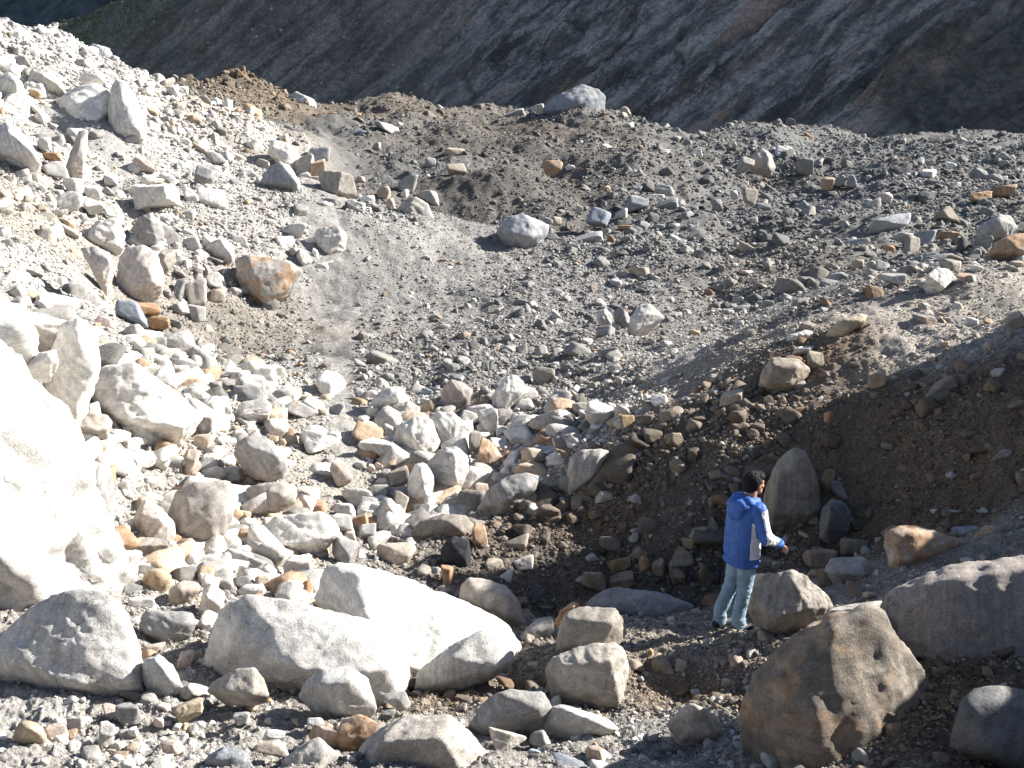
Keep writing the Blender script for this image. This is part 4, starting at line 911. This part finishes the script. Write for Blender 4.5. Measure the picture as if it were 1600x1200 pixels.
def direction(du, dv):
    a = math.degrees(math.atan2(-dv, du)) % 360
    return ["right of", "up and right of", "straight above", "up and left of", "left of", "down and left of", "straight below", "down and right of"][int(((a + 22.5) % 360) // 45)]
ORD = ["nearest", "second nearest", "third nearest", "fourth nearest", "fifth nearest", "sixth nearest", "seventh nearest", "eighth nearest", "ninth nearest", "tenth nearest", "eleventh nearest", "twelfth nearest"]
us = np.array([q[0] for q in SMALL]); vs_ = np.array([min(q[1] + q[3] * 0.50, 1199) for q in SMALL])
YY, _ = hit(np.clip(us, 1, 1599), vs_)
books = {}
small_objs = []
for k, (u, v, w, h, code, tilt) in enumerate(SMALL):
    r_ = np.random.RandomState(k + 5)
    px = math.sqrt(w * h)
    Y = float(YY[k]) * 1.004; s = Y / FPX
    sx, sz = w * s / 2, h * s / 2
    dep = 0.5 * (sx + sz) * r_.uniform(0.8, 1.15)
    c = at(u, v, Y + dep * 0.22)
    me = PROTO[r_.randint(0, 10)] if px > 40 else PROTO[10 + r_.randint(0, 22)]
    rock = bpy.data.objects.new("boulder" if px > 34 else "rock", me)
    scene.collection.objects.link(rock)
    rock.location = c - np.array([0, 0, sz * 0.05])
    flip = r_.randint(0, 2)
    rock.rotation_euler = (-PITCH * 0.8 + r_.uniform(-.15, .15), math.radians(tilt + r_.uniform(-6, 6)), r_.uniform(-.3, .3) + flip * math.pi)
    if flip: rock.rotation_euler[0] *= -1; rock.rotation_euler[1] *= -1
    rock.scale = (sx * 1.10, dep, sz * 1.18)
    cc = colour(code) * r_.uniform(0.92, 1.08)
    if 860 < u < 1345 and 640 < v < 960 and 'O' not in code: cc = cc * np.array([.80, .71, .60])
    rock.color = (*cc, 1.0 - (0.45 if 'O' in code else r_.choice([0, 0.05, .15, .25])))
    # label: which landmark is it near, on which side, how far along
    best = min(HEROES, key=lambda H: math.hypot(u - H[2][0], v - H[2][1]) - 0.35 * H[3])
    dr = direction(u - best[2][0], v - best[2][1])
    word = WORD[code[0]]
    if code in ("WL", "LW", "WP"): word = "whitish"
    asp = w / h
    shp = "long" if asp > 1.9 else "upright" if asp < 0.72 else ["angular", "blocky"][k % 2] if px > 26 else "small"
    books.setdefault((word, dr, best[1]), []).append((math.hypot(u - best[2][0], v - best[2][1]), rock, shp))
    small_objs.append(rock)
for (word, dr, anc), L in books.items():
    L.sort(key=lambda t: t[0])
    for i, (_, rock, shp) in enumerate(L):
        o_ = "" if len(L) == 1 else " " + ORD[min(i, 11)]
        kind = "boulder" if rock.name.startswith("boulder") else "rock"
        lab = f"{shp} {word} stone{',' + o_ if o_ else ''} {dr} the {anc}"
        if len(lab.split()) > 16: lab = f"{word} stone{',' + o_ if o_ else ''} {dr.replace('straight ', '')} the {anc}"
        if len(lab.split()) > 16: lab = " ".join(lab.split()[:16])
        tag(rock, lab, kind, "rocks of the moraine")

# ---------------------------------------------------------------- loose rubble: far too many stones to count
def scatter(name, label, N, seed, amin, amax, power, palef, dens_pow, lift):
    r_ = np.random.RandomState(seed)
    th = r_.uniform(-0.72, 0.72, N); rr = np.exp(r_.uniform(math.log(4.2), math.log(100.0), N))
    x = rr * np.sin(th); y = rr * np.cos(th)
    Z = zone(x, y)
    clump = fbm(np.stack([x, y, x * 0], -1) / np.clip(rr, 8, 60)[:, None] * 10 + 8, 3)
    keep = r_.uniform(0, 1, N) < np.clip(Z[:, 3] ** dens_pow * (1.0 + 1.4 * clump), 0, 1)
    if amax > 0.015: keep &= r_.uniform(0, 1, N) < np.where(Z[:, 0] > 0.33, 1.0, np.where(Z[:, 0] / Z[:, 2] > 1.5, 0.16, 0.10))
    x, y, rr, Z = x[keep], y[keep], rr[keep], Z[keep]; n = len(x)
    t = r_.uniform(0, 1, n)
    a = (amin ** (1 - power) + t * (amax ** (1 - power) - amin ** (1 - power))) ** (1 / (1 - power))
    size = a * (np.interp(rr, [22, 45], [1.0, 0.55]) if amax > 0.015 else 1.0) * np.where(Z[:, 0] > 0.33, 1.0, 0.85) * np.clip(rr, 6, 90) * Z[:, 4] * np.clip(rr / 18.0, 0.55, 1.0) ** 0.5 * np.interp(rr, [20, 45, 90], [1.0, 0.8, 0.62])
    z = height(x, y) + size * lift
    P = np.stack([x, y, z], -1)
    S = size[:, None] * np.stack([r_.uniform(.75, 1.35, n), r_.uniform(.75, 1.25, n), r_.uniform(.5, .95, n)], -1)
    Rr = np.stack([r_.uniform(-.5, .5, n), r_.uniform(-.5, .5, n), r_.uniform(0, 6.283, n)], -1)
    base = Z[:, :3]
    m = r_.uniform(0, 1, n)
    col = base * r_.uniform(0.6, 1.45, n)[:, None]
    pale = m < Z[:, 5] * palef
    lum = base.mean(1)[:, None]
    col[pale] = (np.array([[.60, .57, .52]]) * np.clip(lum / 0.33, 0.55, 1.0))[pale] * r_.uniform(0.75, 1.05, pale.sum())[:, None]
    rust = (m > 1 - Z[:, 6] * palef * 0.8)
    _t = r_.uniform(0, 1, (n, 1)); mixc = ((1 - _t) * np.array([[.36, .235, .15]]) + _t * np.array([[.42, .345, .26]])) * r_.uniform(.75, 1.1, (n, 1)) * np.clip(lum / 0.3, 0.5, 1.0)
    col[rust] = mixc[rust]
    dk = (m > 0.5) & (m < 0.62) & ~pale
    col[dk] *= 0.55
    return P, S, Rr, col
def gn_object(name, label, P, S, Rr, col, coll, cat="rubble"):
    me = bpy.data.meshes.new(name); n = len(P)
    me.vertices.add(n); me.vertices.foreach_set("co", P.astype(np.float32).ravel())
    for nm, arr in (("scl", S), ("rot", Rr)):
        a = me.attributes.new(nm, 'FLOAT_VECTOR', 'POINT'); a.data.foreach_set("vector", arr.astype(np.float32).ravel())
    c4 = np.ones((n, 4), np.float32); c4[:, :3] = col
    a = me.attributes.new("tint", 'FLOAT_COLOR', 'POINT'); a.data.foreach_set("color", c4.ravel())
    a = me.attributes.new("idx", 'INT', 'POINT'); a.data.foreach_set("value", np.random.RandomState(3).randint(0, 1000, n).astype(np.int32))
    me.update()
    o = link(name, me)
    ng = bpy.data.node_groups.new(name + "_nodes", 'GeometryNodeTree')
    ng.interface.new_socket("Geometry", in_out='INPUT', socket_type='NodeSocketGeometry')
    ng.interface.new_socket("Geometry", in_out='OUTPUT', socket_type='NodeSocketGeometry')
    N = ng.nodes; L = ng.links
    gi = N.new("NodeGroupInput"); go = N.new("NodeGroupOutput")
    iop = N.new("GeometryNodeInstanceOnPoints"); ci = N.new("GeometryNodeCollectionInfo")
    ci.inputs["Collection"].default_value = coll; ci.inputs["Separate Children"].default_value = True; ci.inputs["Reset Children"].default_value = True
    def named(nm, t):
        q = N.new("GeometryNodeInputNamedAttribute"); q.data_type = t; q.inputs["Name"].default_value = nm
        return [s for s in q.outputs if s.enabled and s.name == "Attribute"][0]
    e = N.new("FunctionNodeEulerToRotation"); L.new(named("rot", 'FLOAT_VECTOR'), e.inputs[0])
    L.new(gi.outputs[0], iop.inputs["Points"]); L.new(ci.outputs[0], iop.inputs["Instance"])
    iop.inputs["Pick Instance"].default_value = True
    L.new(named("idx", 'INT'), iop.inputs["Instance Index"]); L.new(e.outputs[0], iop.inputs["Rotation"]); L.new(named("scl", 'FLOAT_VECTOR'), iop.inputs["Scale"])
    L.new(iop.outputs[0], go.inputs[0])
    md = o.modifiers.new("stones", 'NODES'); md.node_group = ng
    tag(o, label, cat, kind="stuff")
    return o
pc = bpy.data.collections.new("stone_shapes")
for i in range(16):
    ob = bpy.data.objects.new("stone", proto(i + 200, 3, "stone", M_SCREE)); pc.objects.link(ob)
pc2 = bpy.data.collections.new("pebble_shapes")
for i in range(10):
    ob = bpy.data.objects.new("pebble", proto(i + 300, 2, "pebble", M_SCREE)); pc2.objects.link(ob)

P2, S2, R2, C2 = scatter("rock_rubble", "", 20000, 21, 0.0075, 0.0200, 3.3, 0.7, 1.6, 0.18)
P, S, R_, C_ = scatter("rock_rubble", "", 110000, 11, 0.0015, 0.0100, 3.0, 0.55, 1.1, 0.10)
P = np.concatenate([P, P2]); S = np.concatenate([S, S2]); R_ = np.concatenate([R_, R2]); C_ = np.concatenate([C_, C2])
# stones read off the photograph that are too small to stand alone
if REST:
    ru = np.array([q[0] for q in REST]); rv = np.array([q[1] + q[3] * .35 for q in REST])
    ry, _ = hit(ru, rv); pr = at(ru, np.array([q[1] for q in REST]), ry * 1.01)
    s_ = ry / FPX
    P = np.concatenate([P, pr]); S = np.concatenate([S, np.stack([[q[2] for q in REST] * s_ / 2, [0.5 * (q[2] + q[3]) / 2 for q in REST] * s_, [q[3] for q in REST] * s_ / 2], -1)])
    R_ = np.concatenate([R_, np.stack([ru * 0 - .2, np.radians([q[5] for q in REST]), ru * 0], -1)]); C_ = np.concatenate([C_, np.array([colour(q[4]) for q in REST])])
gn_object("rock_rubble", "loose grey and pale rubble covering the slopes between the boulders", P, S, R_, C_, pc)
P, S, R_, C_ = scatter("gravel", "", 460000, 12, 0.0008, 0.0026, 2.2, 0.32, 0.22, 0.25)
gn_object("gravel", "fine grey gravel and chips strewn over the silt", P, S, R_, C_, pc2, "gravel")
# ---------------------------------------------------------------- the person
def simple_mat(name, col, rough_=0.8, bumps=None, var=0.12, scale=18.0):
    t = NT(name); t.b.inputs["Roughness"].default_value = rough_
    g = t.node("ShaderNodeNewGeometry")
    n = t.noise(g.outputs["Position"], scale, 5, 0.6)
    t.link(t.scale(col[:3], t.ramp(n, 0.3, 0.7, 1 - var, 1 + var)), t.b.inputs["Base Color"])
    if bumps: t.link(t.bump(t.noise(g.outputs["Position"], bumps[0], 4, 0.6), bumps[1], bumps[2]), t.b.inputs["Normal"])
    return t.m
M_SKIN = simple_mat("skin", (0.36, 0.19, 0.12), 0.6, None, 0.06)
M_HAIR = simple_mat("hair", (0.010, 0.009, 0.009), 0.75, (140, 0.9, 0.01), 0.3, 60)
M_BLUE = simple_mat("jacket_blue", (0.042, 0.115, 0.36), 0.6, (26, 0.5, 0.02), 0.12, 9)
M_WHT = simple_mat("jacket_white", (0.66, 0.66, 0.70), 0.6, (26, 0.5, 0.02), 0.06, 9)
M_JEAN = simple_mat("washed_denim", (0.21, 0.30, 0.37), 0.9, (60, 0.4, 0.01), 0.18, 7)
M_SHOE = simple_mat("dark_shoe", (0.02, 0.022, 0.03), 0.6, None, 0.1)
M_EYE = simple_mat("eye", (0.03, 0.02, 0.015), 0.2)

def cap(bm, a, b, ra, rb, seg=18, flat=1.0):
    """tapered capsule between a and b"""
    a = np.array(a, float); b = np.array(b, float); ax = b - a; L = np.linalg.norm(ax) + 1e-9; ax /= L
    up = np.array([0, 1, 0.]) if abs(ax[1]) < 0.9 else np.array([1, 0, 0.])
    x = np.cross(up, ax); x /= np.linalg.norm(x); y = np.cross(ax, x)
    rings = []
    prof = [(-math.cos(t) * ra, math.sin(t) * ra) for t in np.linspace(0.15, math.pi / 2, 5)] + \
           [(L + math.sin(t) * rb, math.cos(t) * rb) for t in np.linspace(0, math.pi / 2 - 0.15, 5)]
    for s, r in prof:
        rings.append([bm.verts.new(a + ax * s + (x * math.cos(p) + y * math.sin(p) * flat) * r) for p in np.linspace(0, 2 * math.pi, seg, endpoint=False)])
    for r0, r1 in zip(rings, rings[1:]):
        for i in range(seg): bm.faces.new((r0[i], r0[(i + 1) % seg], r1[(i + 1) % seg], r1[i]))
    bm.faces.new(rings[0][::-1]); bm.faces.new(rings[-1])
def ell(bm, c, r, rot=None):
    M = Matrix.Translation(c) @ (rot or Matrix.Identity(4)) @ Matrix.Diagonal((*r, 1))
    bmesh.ops.create_icosphere(bm, subdivisions=3, radius=1.0, matrix=M)
def loft(bm, secs, seg=40):
    """secs: z, cx, cy, rx, ry"""
    rings = []
    for z, cx, cy, rx, ry in secs:
        rings.append([bm.verts.new((cx + rx * math.copysign(abs(math.cos(p)) ** .85, math.cos(p)), cy + ry * math.copysign(abs(math.sin(p)) ** .85, math.sin(p)), z)) for p in np.linspace(0, 2 * math.pi, seg, endpoint=False)])
    for r0, r1 in zip(rings, rings[1:]):
        for i in range(seg): bm.faces.new((r0[i], r0[(i + 1) % seg], r1[(i + 1) % seg], r1[i]))
    bm.faces.new(rings[0][::-1]); bm.faces.new(rings[-1])
def fuse(name, bm, voxel, smooth_it, mats, disp=None, assign=None):
    bmesh.ops.recalc_face_normals(bm, faces=bm.faces)
    me = bpy.data.meshes.new(name); bm.to_mesh(me); bm.free()
    o = bpy.data.objects.new(name + "_src", me); scene.collection.objects.link(o)
    m = o.modifiers.new("r", 'REMESH'); m.mode = 'VOXEL'; m.voxel_size = voxel
    if smooth_it:
        k = o.modifiers.new("s", 'SMOOTH'); k.factor = 0.6; k.iterations = smooth_it
    dg = bpy.context.evaluated_depsgraph_get(); dg.update()
    out = bpy.data.meshes.new_from_object(o.evaluated_get(dg)); out.name = name
    bpy.data.objects.remove(o); bpy.data.meshes.remove(me)
    n = len(out.vertices)
    co = np.empty(n * 3); out.vertices.foreach_get("co", co); co = co.reshape(-1, 3)
    no = np.empty(n * 3, np.float32); out.vertex_normals.foreach_get("vector", no); no = no.reshape(-1, 3)
    if disp is not None:
        co = co + no * disp(co)[:, None]; out.vertices.foreach_set("co", co.ravel())
    out.materials.clear()
    for q in mats: out.materials.append(q)
    mi = np.zeros(len(out.polygons), np.int32)
    if assign is not None:
        cc = np.empty(len(out.polygons) * 3); out.polygons.foreach_get("center", cc)
        mi = assign(cc.reshape(-1, 3)).astype(np.int32)
    out.polygons.foreach_set("material_index", mi)
    out.polygons.foreach_set("use_smooth", np.ones(len(out.polygons), bool))
    out.update()
    return out

def build_person():
    # local frame: x forward, y to the person's left, z up
    yf, _ = hit([1140.0], [982.0]); foot = at(1143.0, 979.0, float(yf[0]))
    foot[2] = float(height(foot[0], foot[1]))
    root = bpy.data.objects.new("person", None); scene.collection.objects.link(root)
    root.location = foot; root.rotation_euler = (0, 0, math.radians(27))
    # joints
    hipR, hipL = (0.10, -0.09, 0.86), (0.10, 0.09, 0.86)
    kneeR, kneeL = (0.075, -0.085, 0.47), (0.03, 0.075, 0.47)
    ankR, ankL = (0.00, -0.10, 0.09), (-0.10, 0.08, 0.10)
    shR, shL = (0.13, -0.19, 1.35), (0.14, 0.19, 1.35)
    elR, elL = (0.15, -0.28, 1.08), (0.20, 0.27, 1.08)
    wrR, wrL = (0.37, -0.25, 0.98), (0.42, 0.20, 1.00)
    head = np.array([0.20, 0.0, 1.565])
    b = bmesh.new()
    for h, k, a in ((hipR, kneeR, ankR), (hipL, kneeL, ankL)):
        cap(b, h, k, .075, .052); cap(b, k, a, .050, .036); cap(b, a, (a[0] + .13, a[1], .04), .036, .03)
    cap(b, hipR, hipL, .085, .085); cap(b, (.10, 0, .88), (.11, 0, 1.10), .115, .11); cap(b, (.11, 0, 1.10), (.13, 0, 1.30), .12, .12)
    cap(b, shR, shL, .055, .055); cap(b, (.13, 0, 1.34), (.17, 0, 1.50), .066, .058)
    for s, e, w in ((shR, elR, wrR), (shL, elL, wrL)):
        cap(b, s, e, .048, .040); cap(b, e, w, .038, .026)
    # head: skull, jaw, nose, brow, ears
    hx, hy, hz = head
    ell(b, (hx, hy, hz + .03), (.098, .078, .100)); cap(b, (hx + .035, hy, hz - .045), (hx + .06, hy, hz - .075), .055, .036)
    cap(b, (hx + .092, hy, hz + .015), (hx + .112, hy, hz - .022), .010, .015); ell(b, (hx + .082, hy, hz + .035), (.018, .052, .012))
    ell(b, (hx + .088, hy, hz - .052), (.012, .026, .007)); ell(b, (hx + .086, hy, hz - .064), (.012, .024, .007))
    for sy in (-1, 1):
        ell(b, (hx + .0, hy + sy * .080, hz + .0), (.022, .010, .034)); ell(b, (hx + .058, hy + sy * .042, hz - .01), (.03, .025, .022))
    # hands: palm, four fingers of their own length and bend, thumb from the palm's side
    def hand(w, fwd, side, down):
        w = np.array(w); f = np.array(fwd); f = f / np.linalg.norm(f); s = np.array(side); s = s - f * (s @ f); s /= np.linalg.norm(s); d = np.cross(f, s) * down
        for k in (-1.2, -.4, .4, 1.2):
            cap(b, w + s * .010 * k, w + f * .085 + s * .019 * k, .015, .012)
        for k, L in ((-1.5, .060), (-.5, .073), (.5, .077), (1.5, .068)):
            p0 = w + f * .085 + s * .0155 * k; p1 = p0 + f * L * .5 + d * .010 + s * .003 * k
            p2 = p1 + f * L * .28 + d * .022; p3 = p2 + f * L * .14 + d * .022
            cap(b, p0, p1, .0095, .0085, 10); cap(b, p1, p2, .0085, .0078, 10); cap(b, p2, p3, .0078, .0068, 10)
        t0 = w + f * .022 + s * .026; t1 = t0 + f * .032 + s * .028 + d * .008; t2 = t1 + f * .030 + s * .008 + d * .010
        cap(b, t0, t1, .014, .0105, 10); cap(b, t1, t2, .0105, .0085, 10)
    hand(wrR, (.8, .12, -.55), (.1, 1, .15), -1); hand(wrL, (.9, -.2, -.35), (.0, -1, .2), 1)
    body = fuse("body", b, 0.0055, 3, [M_SKIN])
    link("body", body, root)
    for sy in (-1, 1):
        b = bmesh.new(); ell(b, (hx + .083, hy + sy * .030, hz + .015), (.010, .012, .008))
        me = bpy.data.meshes.new("eye"); b.to_mesh(me); b.free(); me.materials.append(M_EYE); link("eye", me, root)
    # hair
    b = bmesh.new()
    ell(b, (hx - .022, hy, hz + .045), (.104, .092, .104)); ell(b, (hx + .035, hy, hz + .090), (.070, .078, .052)); ell(b, (hx - .050, hy, hz - .01), (.065, .076, .075))
    hair = fuse("hair", b, 0.005, 2, [M_HAIR], disp=lambda c: 0.006 * fbm(c * 42, 3, .7) + 0.004 * fbm(c * 130, 2))
    link("hair", hair, root)
    # jeans
    b = bmesh.new()
    cap(b, (hipR[0], -.07, .86), (hipL[0], .07, .86), .125, .125)
    for h, k, a in ((hipR, kneeR, ankR), (hipL, kneeL, ankL)):
        cap(b, (h[0], h[1] * .95, h[2] - .05), k, .102, .077); cap(b, k, (a[0], a[1], .20), .076, .068); cap(b, (a[0], a[1], .20), (a[0] + .01, a[1], .09), .068, .072)
    def wr(c):
        k = np.exp(-((c[:, 2] - .46) / .12) ** 2) + 1.2 * np.exp(-((c[:, 2] - .14) / .09) ** 2) + .5 * np.exp(-((c[:, 2] - .8) / .1) ** 2)
        return 0.011 * (0.25 + k) * fbm(c * np.array([7, 7, 17.]) + 4, 3) + .003 * fbm(c * 30, 2)
    link("jeans", fuse("jeans", b, 0.008, 4, [M_JEAN], disp=wr), root)
    # shoes
    for a in (ankR, ankL):
        b = bmesh.new()
        z0 = a[2] - .09
        cap(b, (a[0] - .04, a[1], z0 + .045), (a[0] + .16, a[1], z0 + .038), .046, .040, flat=1.0); cap(b, (a[0] - .01, a[1], z0 + .07), (a[0] + .02, a[1], z0 + .10), .045, .042)
        sh = fuse("shoe", b, 0.006, 3, [M_SHOE]); link("shoe", sh, root)
    # jacket
    b = bmesh.new()
    loft(b, [(.735, .085, 0, .155, .190), (.76, .085, 0, .172, .208), (.80, .085, 0, .165, .200), (.95, .085, 0, .160, .200), (1.10, .09, 0, .160, .208), (1.22, .10, 0, .158, .215),
             (1.32, .115, 0, .150, .210), (1.39, .13, 0, .120, .165), (1.44, .145, 0, .085, .100)])
    for s, e, w in ((shR, elR, wrR), (shL, elL, wrL)):
        s = np.array(s); e = np.array(e); w = np.array(w)
        cap(b, s + (0, -math.copysign(.02, s[1]), 0), e, .090, .072); cap(b, e, w * .82 + e * .18, .072, .055); cap(b, w * .85 + e * .15, w * .97 + e * .03, .054, .050)
    # hood lying on the back, open collar
    ell(b, (.005, 0, 1.385), (.100, .150, .080)); ell(b, (-.035, 0, 1.32), (.062, .120, .105)); cap(b, (.06, -.10, 1.43), (.06, .10, 1.43), .050, .050)
    cap(b, (.06, .10, 1.43), (.18, .085, 1.42), .045, .035); cap(b, (.06, -.10, 1.43), (.18, -.085, 1.42), .045, .035)
    def wj(c):
        k = 1.2 * np.exp(-((c[:, 2] - 1.06) / .09) ** 2) * (np.abs(c[:, 1]) > .2) + .8 * np.exp(-((c[:, 2] - .84) / .10) ** 2)
        ft = fbm(c * np.array([6, 6, 13.]) + 2, 3); vt = fbm(c * np.array([11, 11, 3.]) + 12, 3)
        hem = -0.012 * np.exp(-((c[:, 2] - .79) / .015) ** 2)
        return 0.011 * (0.5 + k) * ft + 0.007 * vt + hem
    def panel(c):
        x, y, z = c[:, 0], c[:, 1], c[:, 2]
        m = np.zeros(len(c))
        for s, e, w, sg in ((np.array(shR), np.array(elR), np.array(wrR), -1), (np.array(shL), np.array(elL), np.array(wrL), 1)):
            t1 = np.clip(((c - s) @ (e - s)) / ((e - s) @ (e - s)), 0, 1); q1 = s + t1[:, None] * (e - s); d1 = c - q1
            t2 = np.clip(((c - e) @ (w - e)) / ((w - e) @ (w - e)), 0, 1); q2 = e + t2[:, None] * (w - e); d2 = c - q2
            n1, n2 = np.linalg.norm(d1, axis=1), np.linalg.norm(d2, axis=1)
            up = (n1 < .115) & (sg * y > .13)
            # the panel runs down the front outer side of the sleeve, from shoulder to forearm
            fr1 = d1[:, 0] / (n1 + 1e-6)
            fr2 = (d2[:, 2] * .8 + d2[:, 1] * sg * .5) / (n2 + 1e-6)
            m[(n1 <= n2) & up & (fr1 > -.45) & (t1 > .0) & (sg * y > .14)] = 1
            m[(n2 < n1) & (n2 < .09) & (fr2 > -.1) & (t2 < .55) & (sg * y > .15)] = 1
            flank = (sg * y > .12) & (z > .84) & (z < 1.24) & (np.minimum(n1, n2) > .088) & (x > .03) & (x < .20)
            m[flank] = 1
        return m
    link("jacket", fuse("jacket", b, 0.0085, 3, [M_BLUE, M_WHT], disp=wj, assign=panel), root)
    tag(root, "person in blue and white hooded jacket and pale jeans standing beside the peaked boulder", "person")
    return root
build_person()
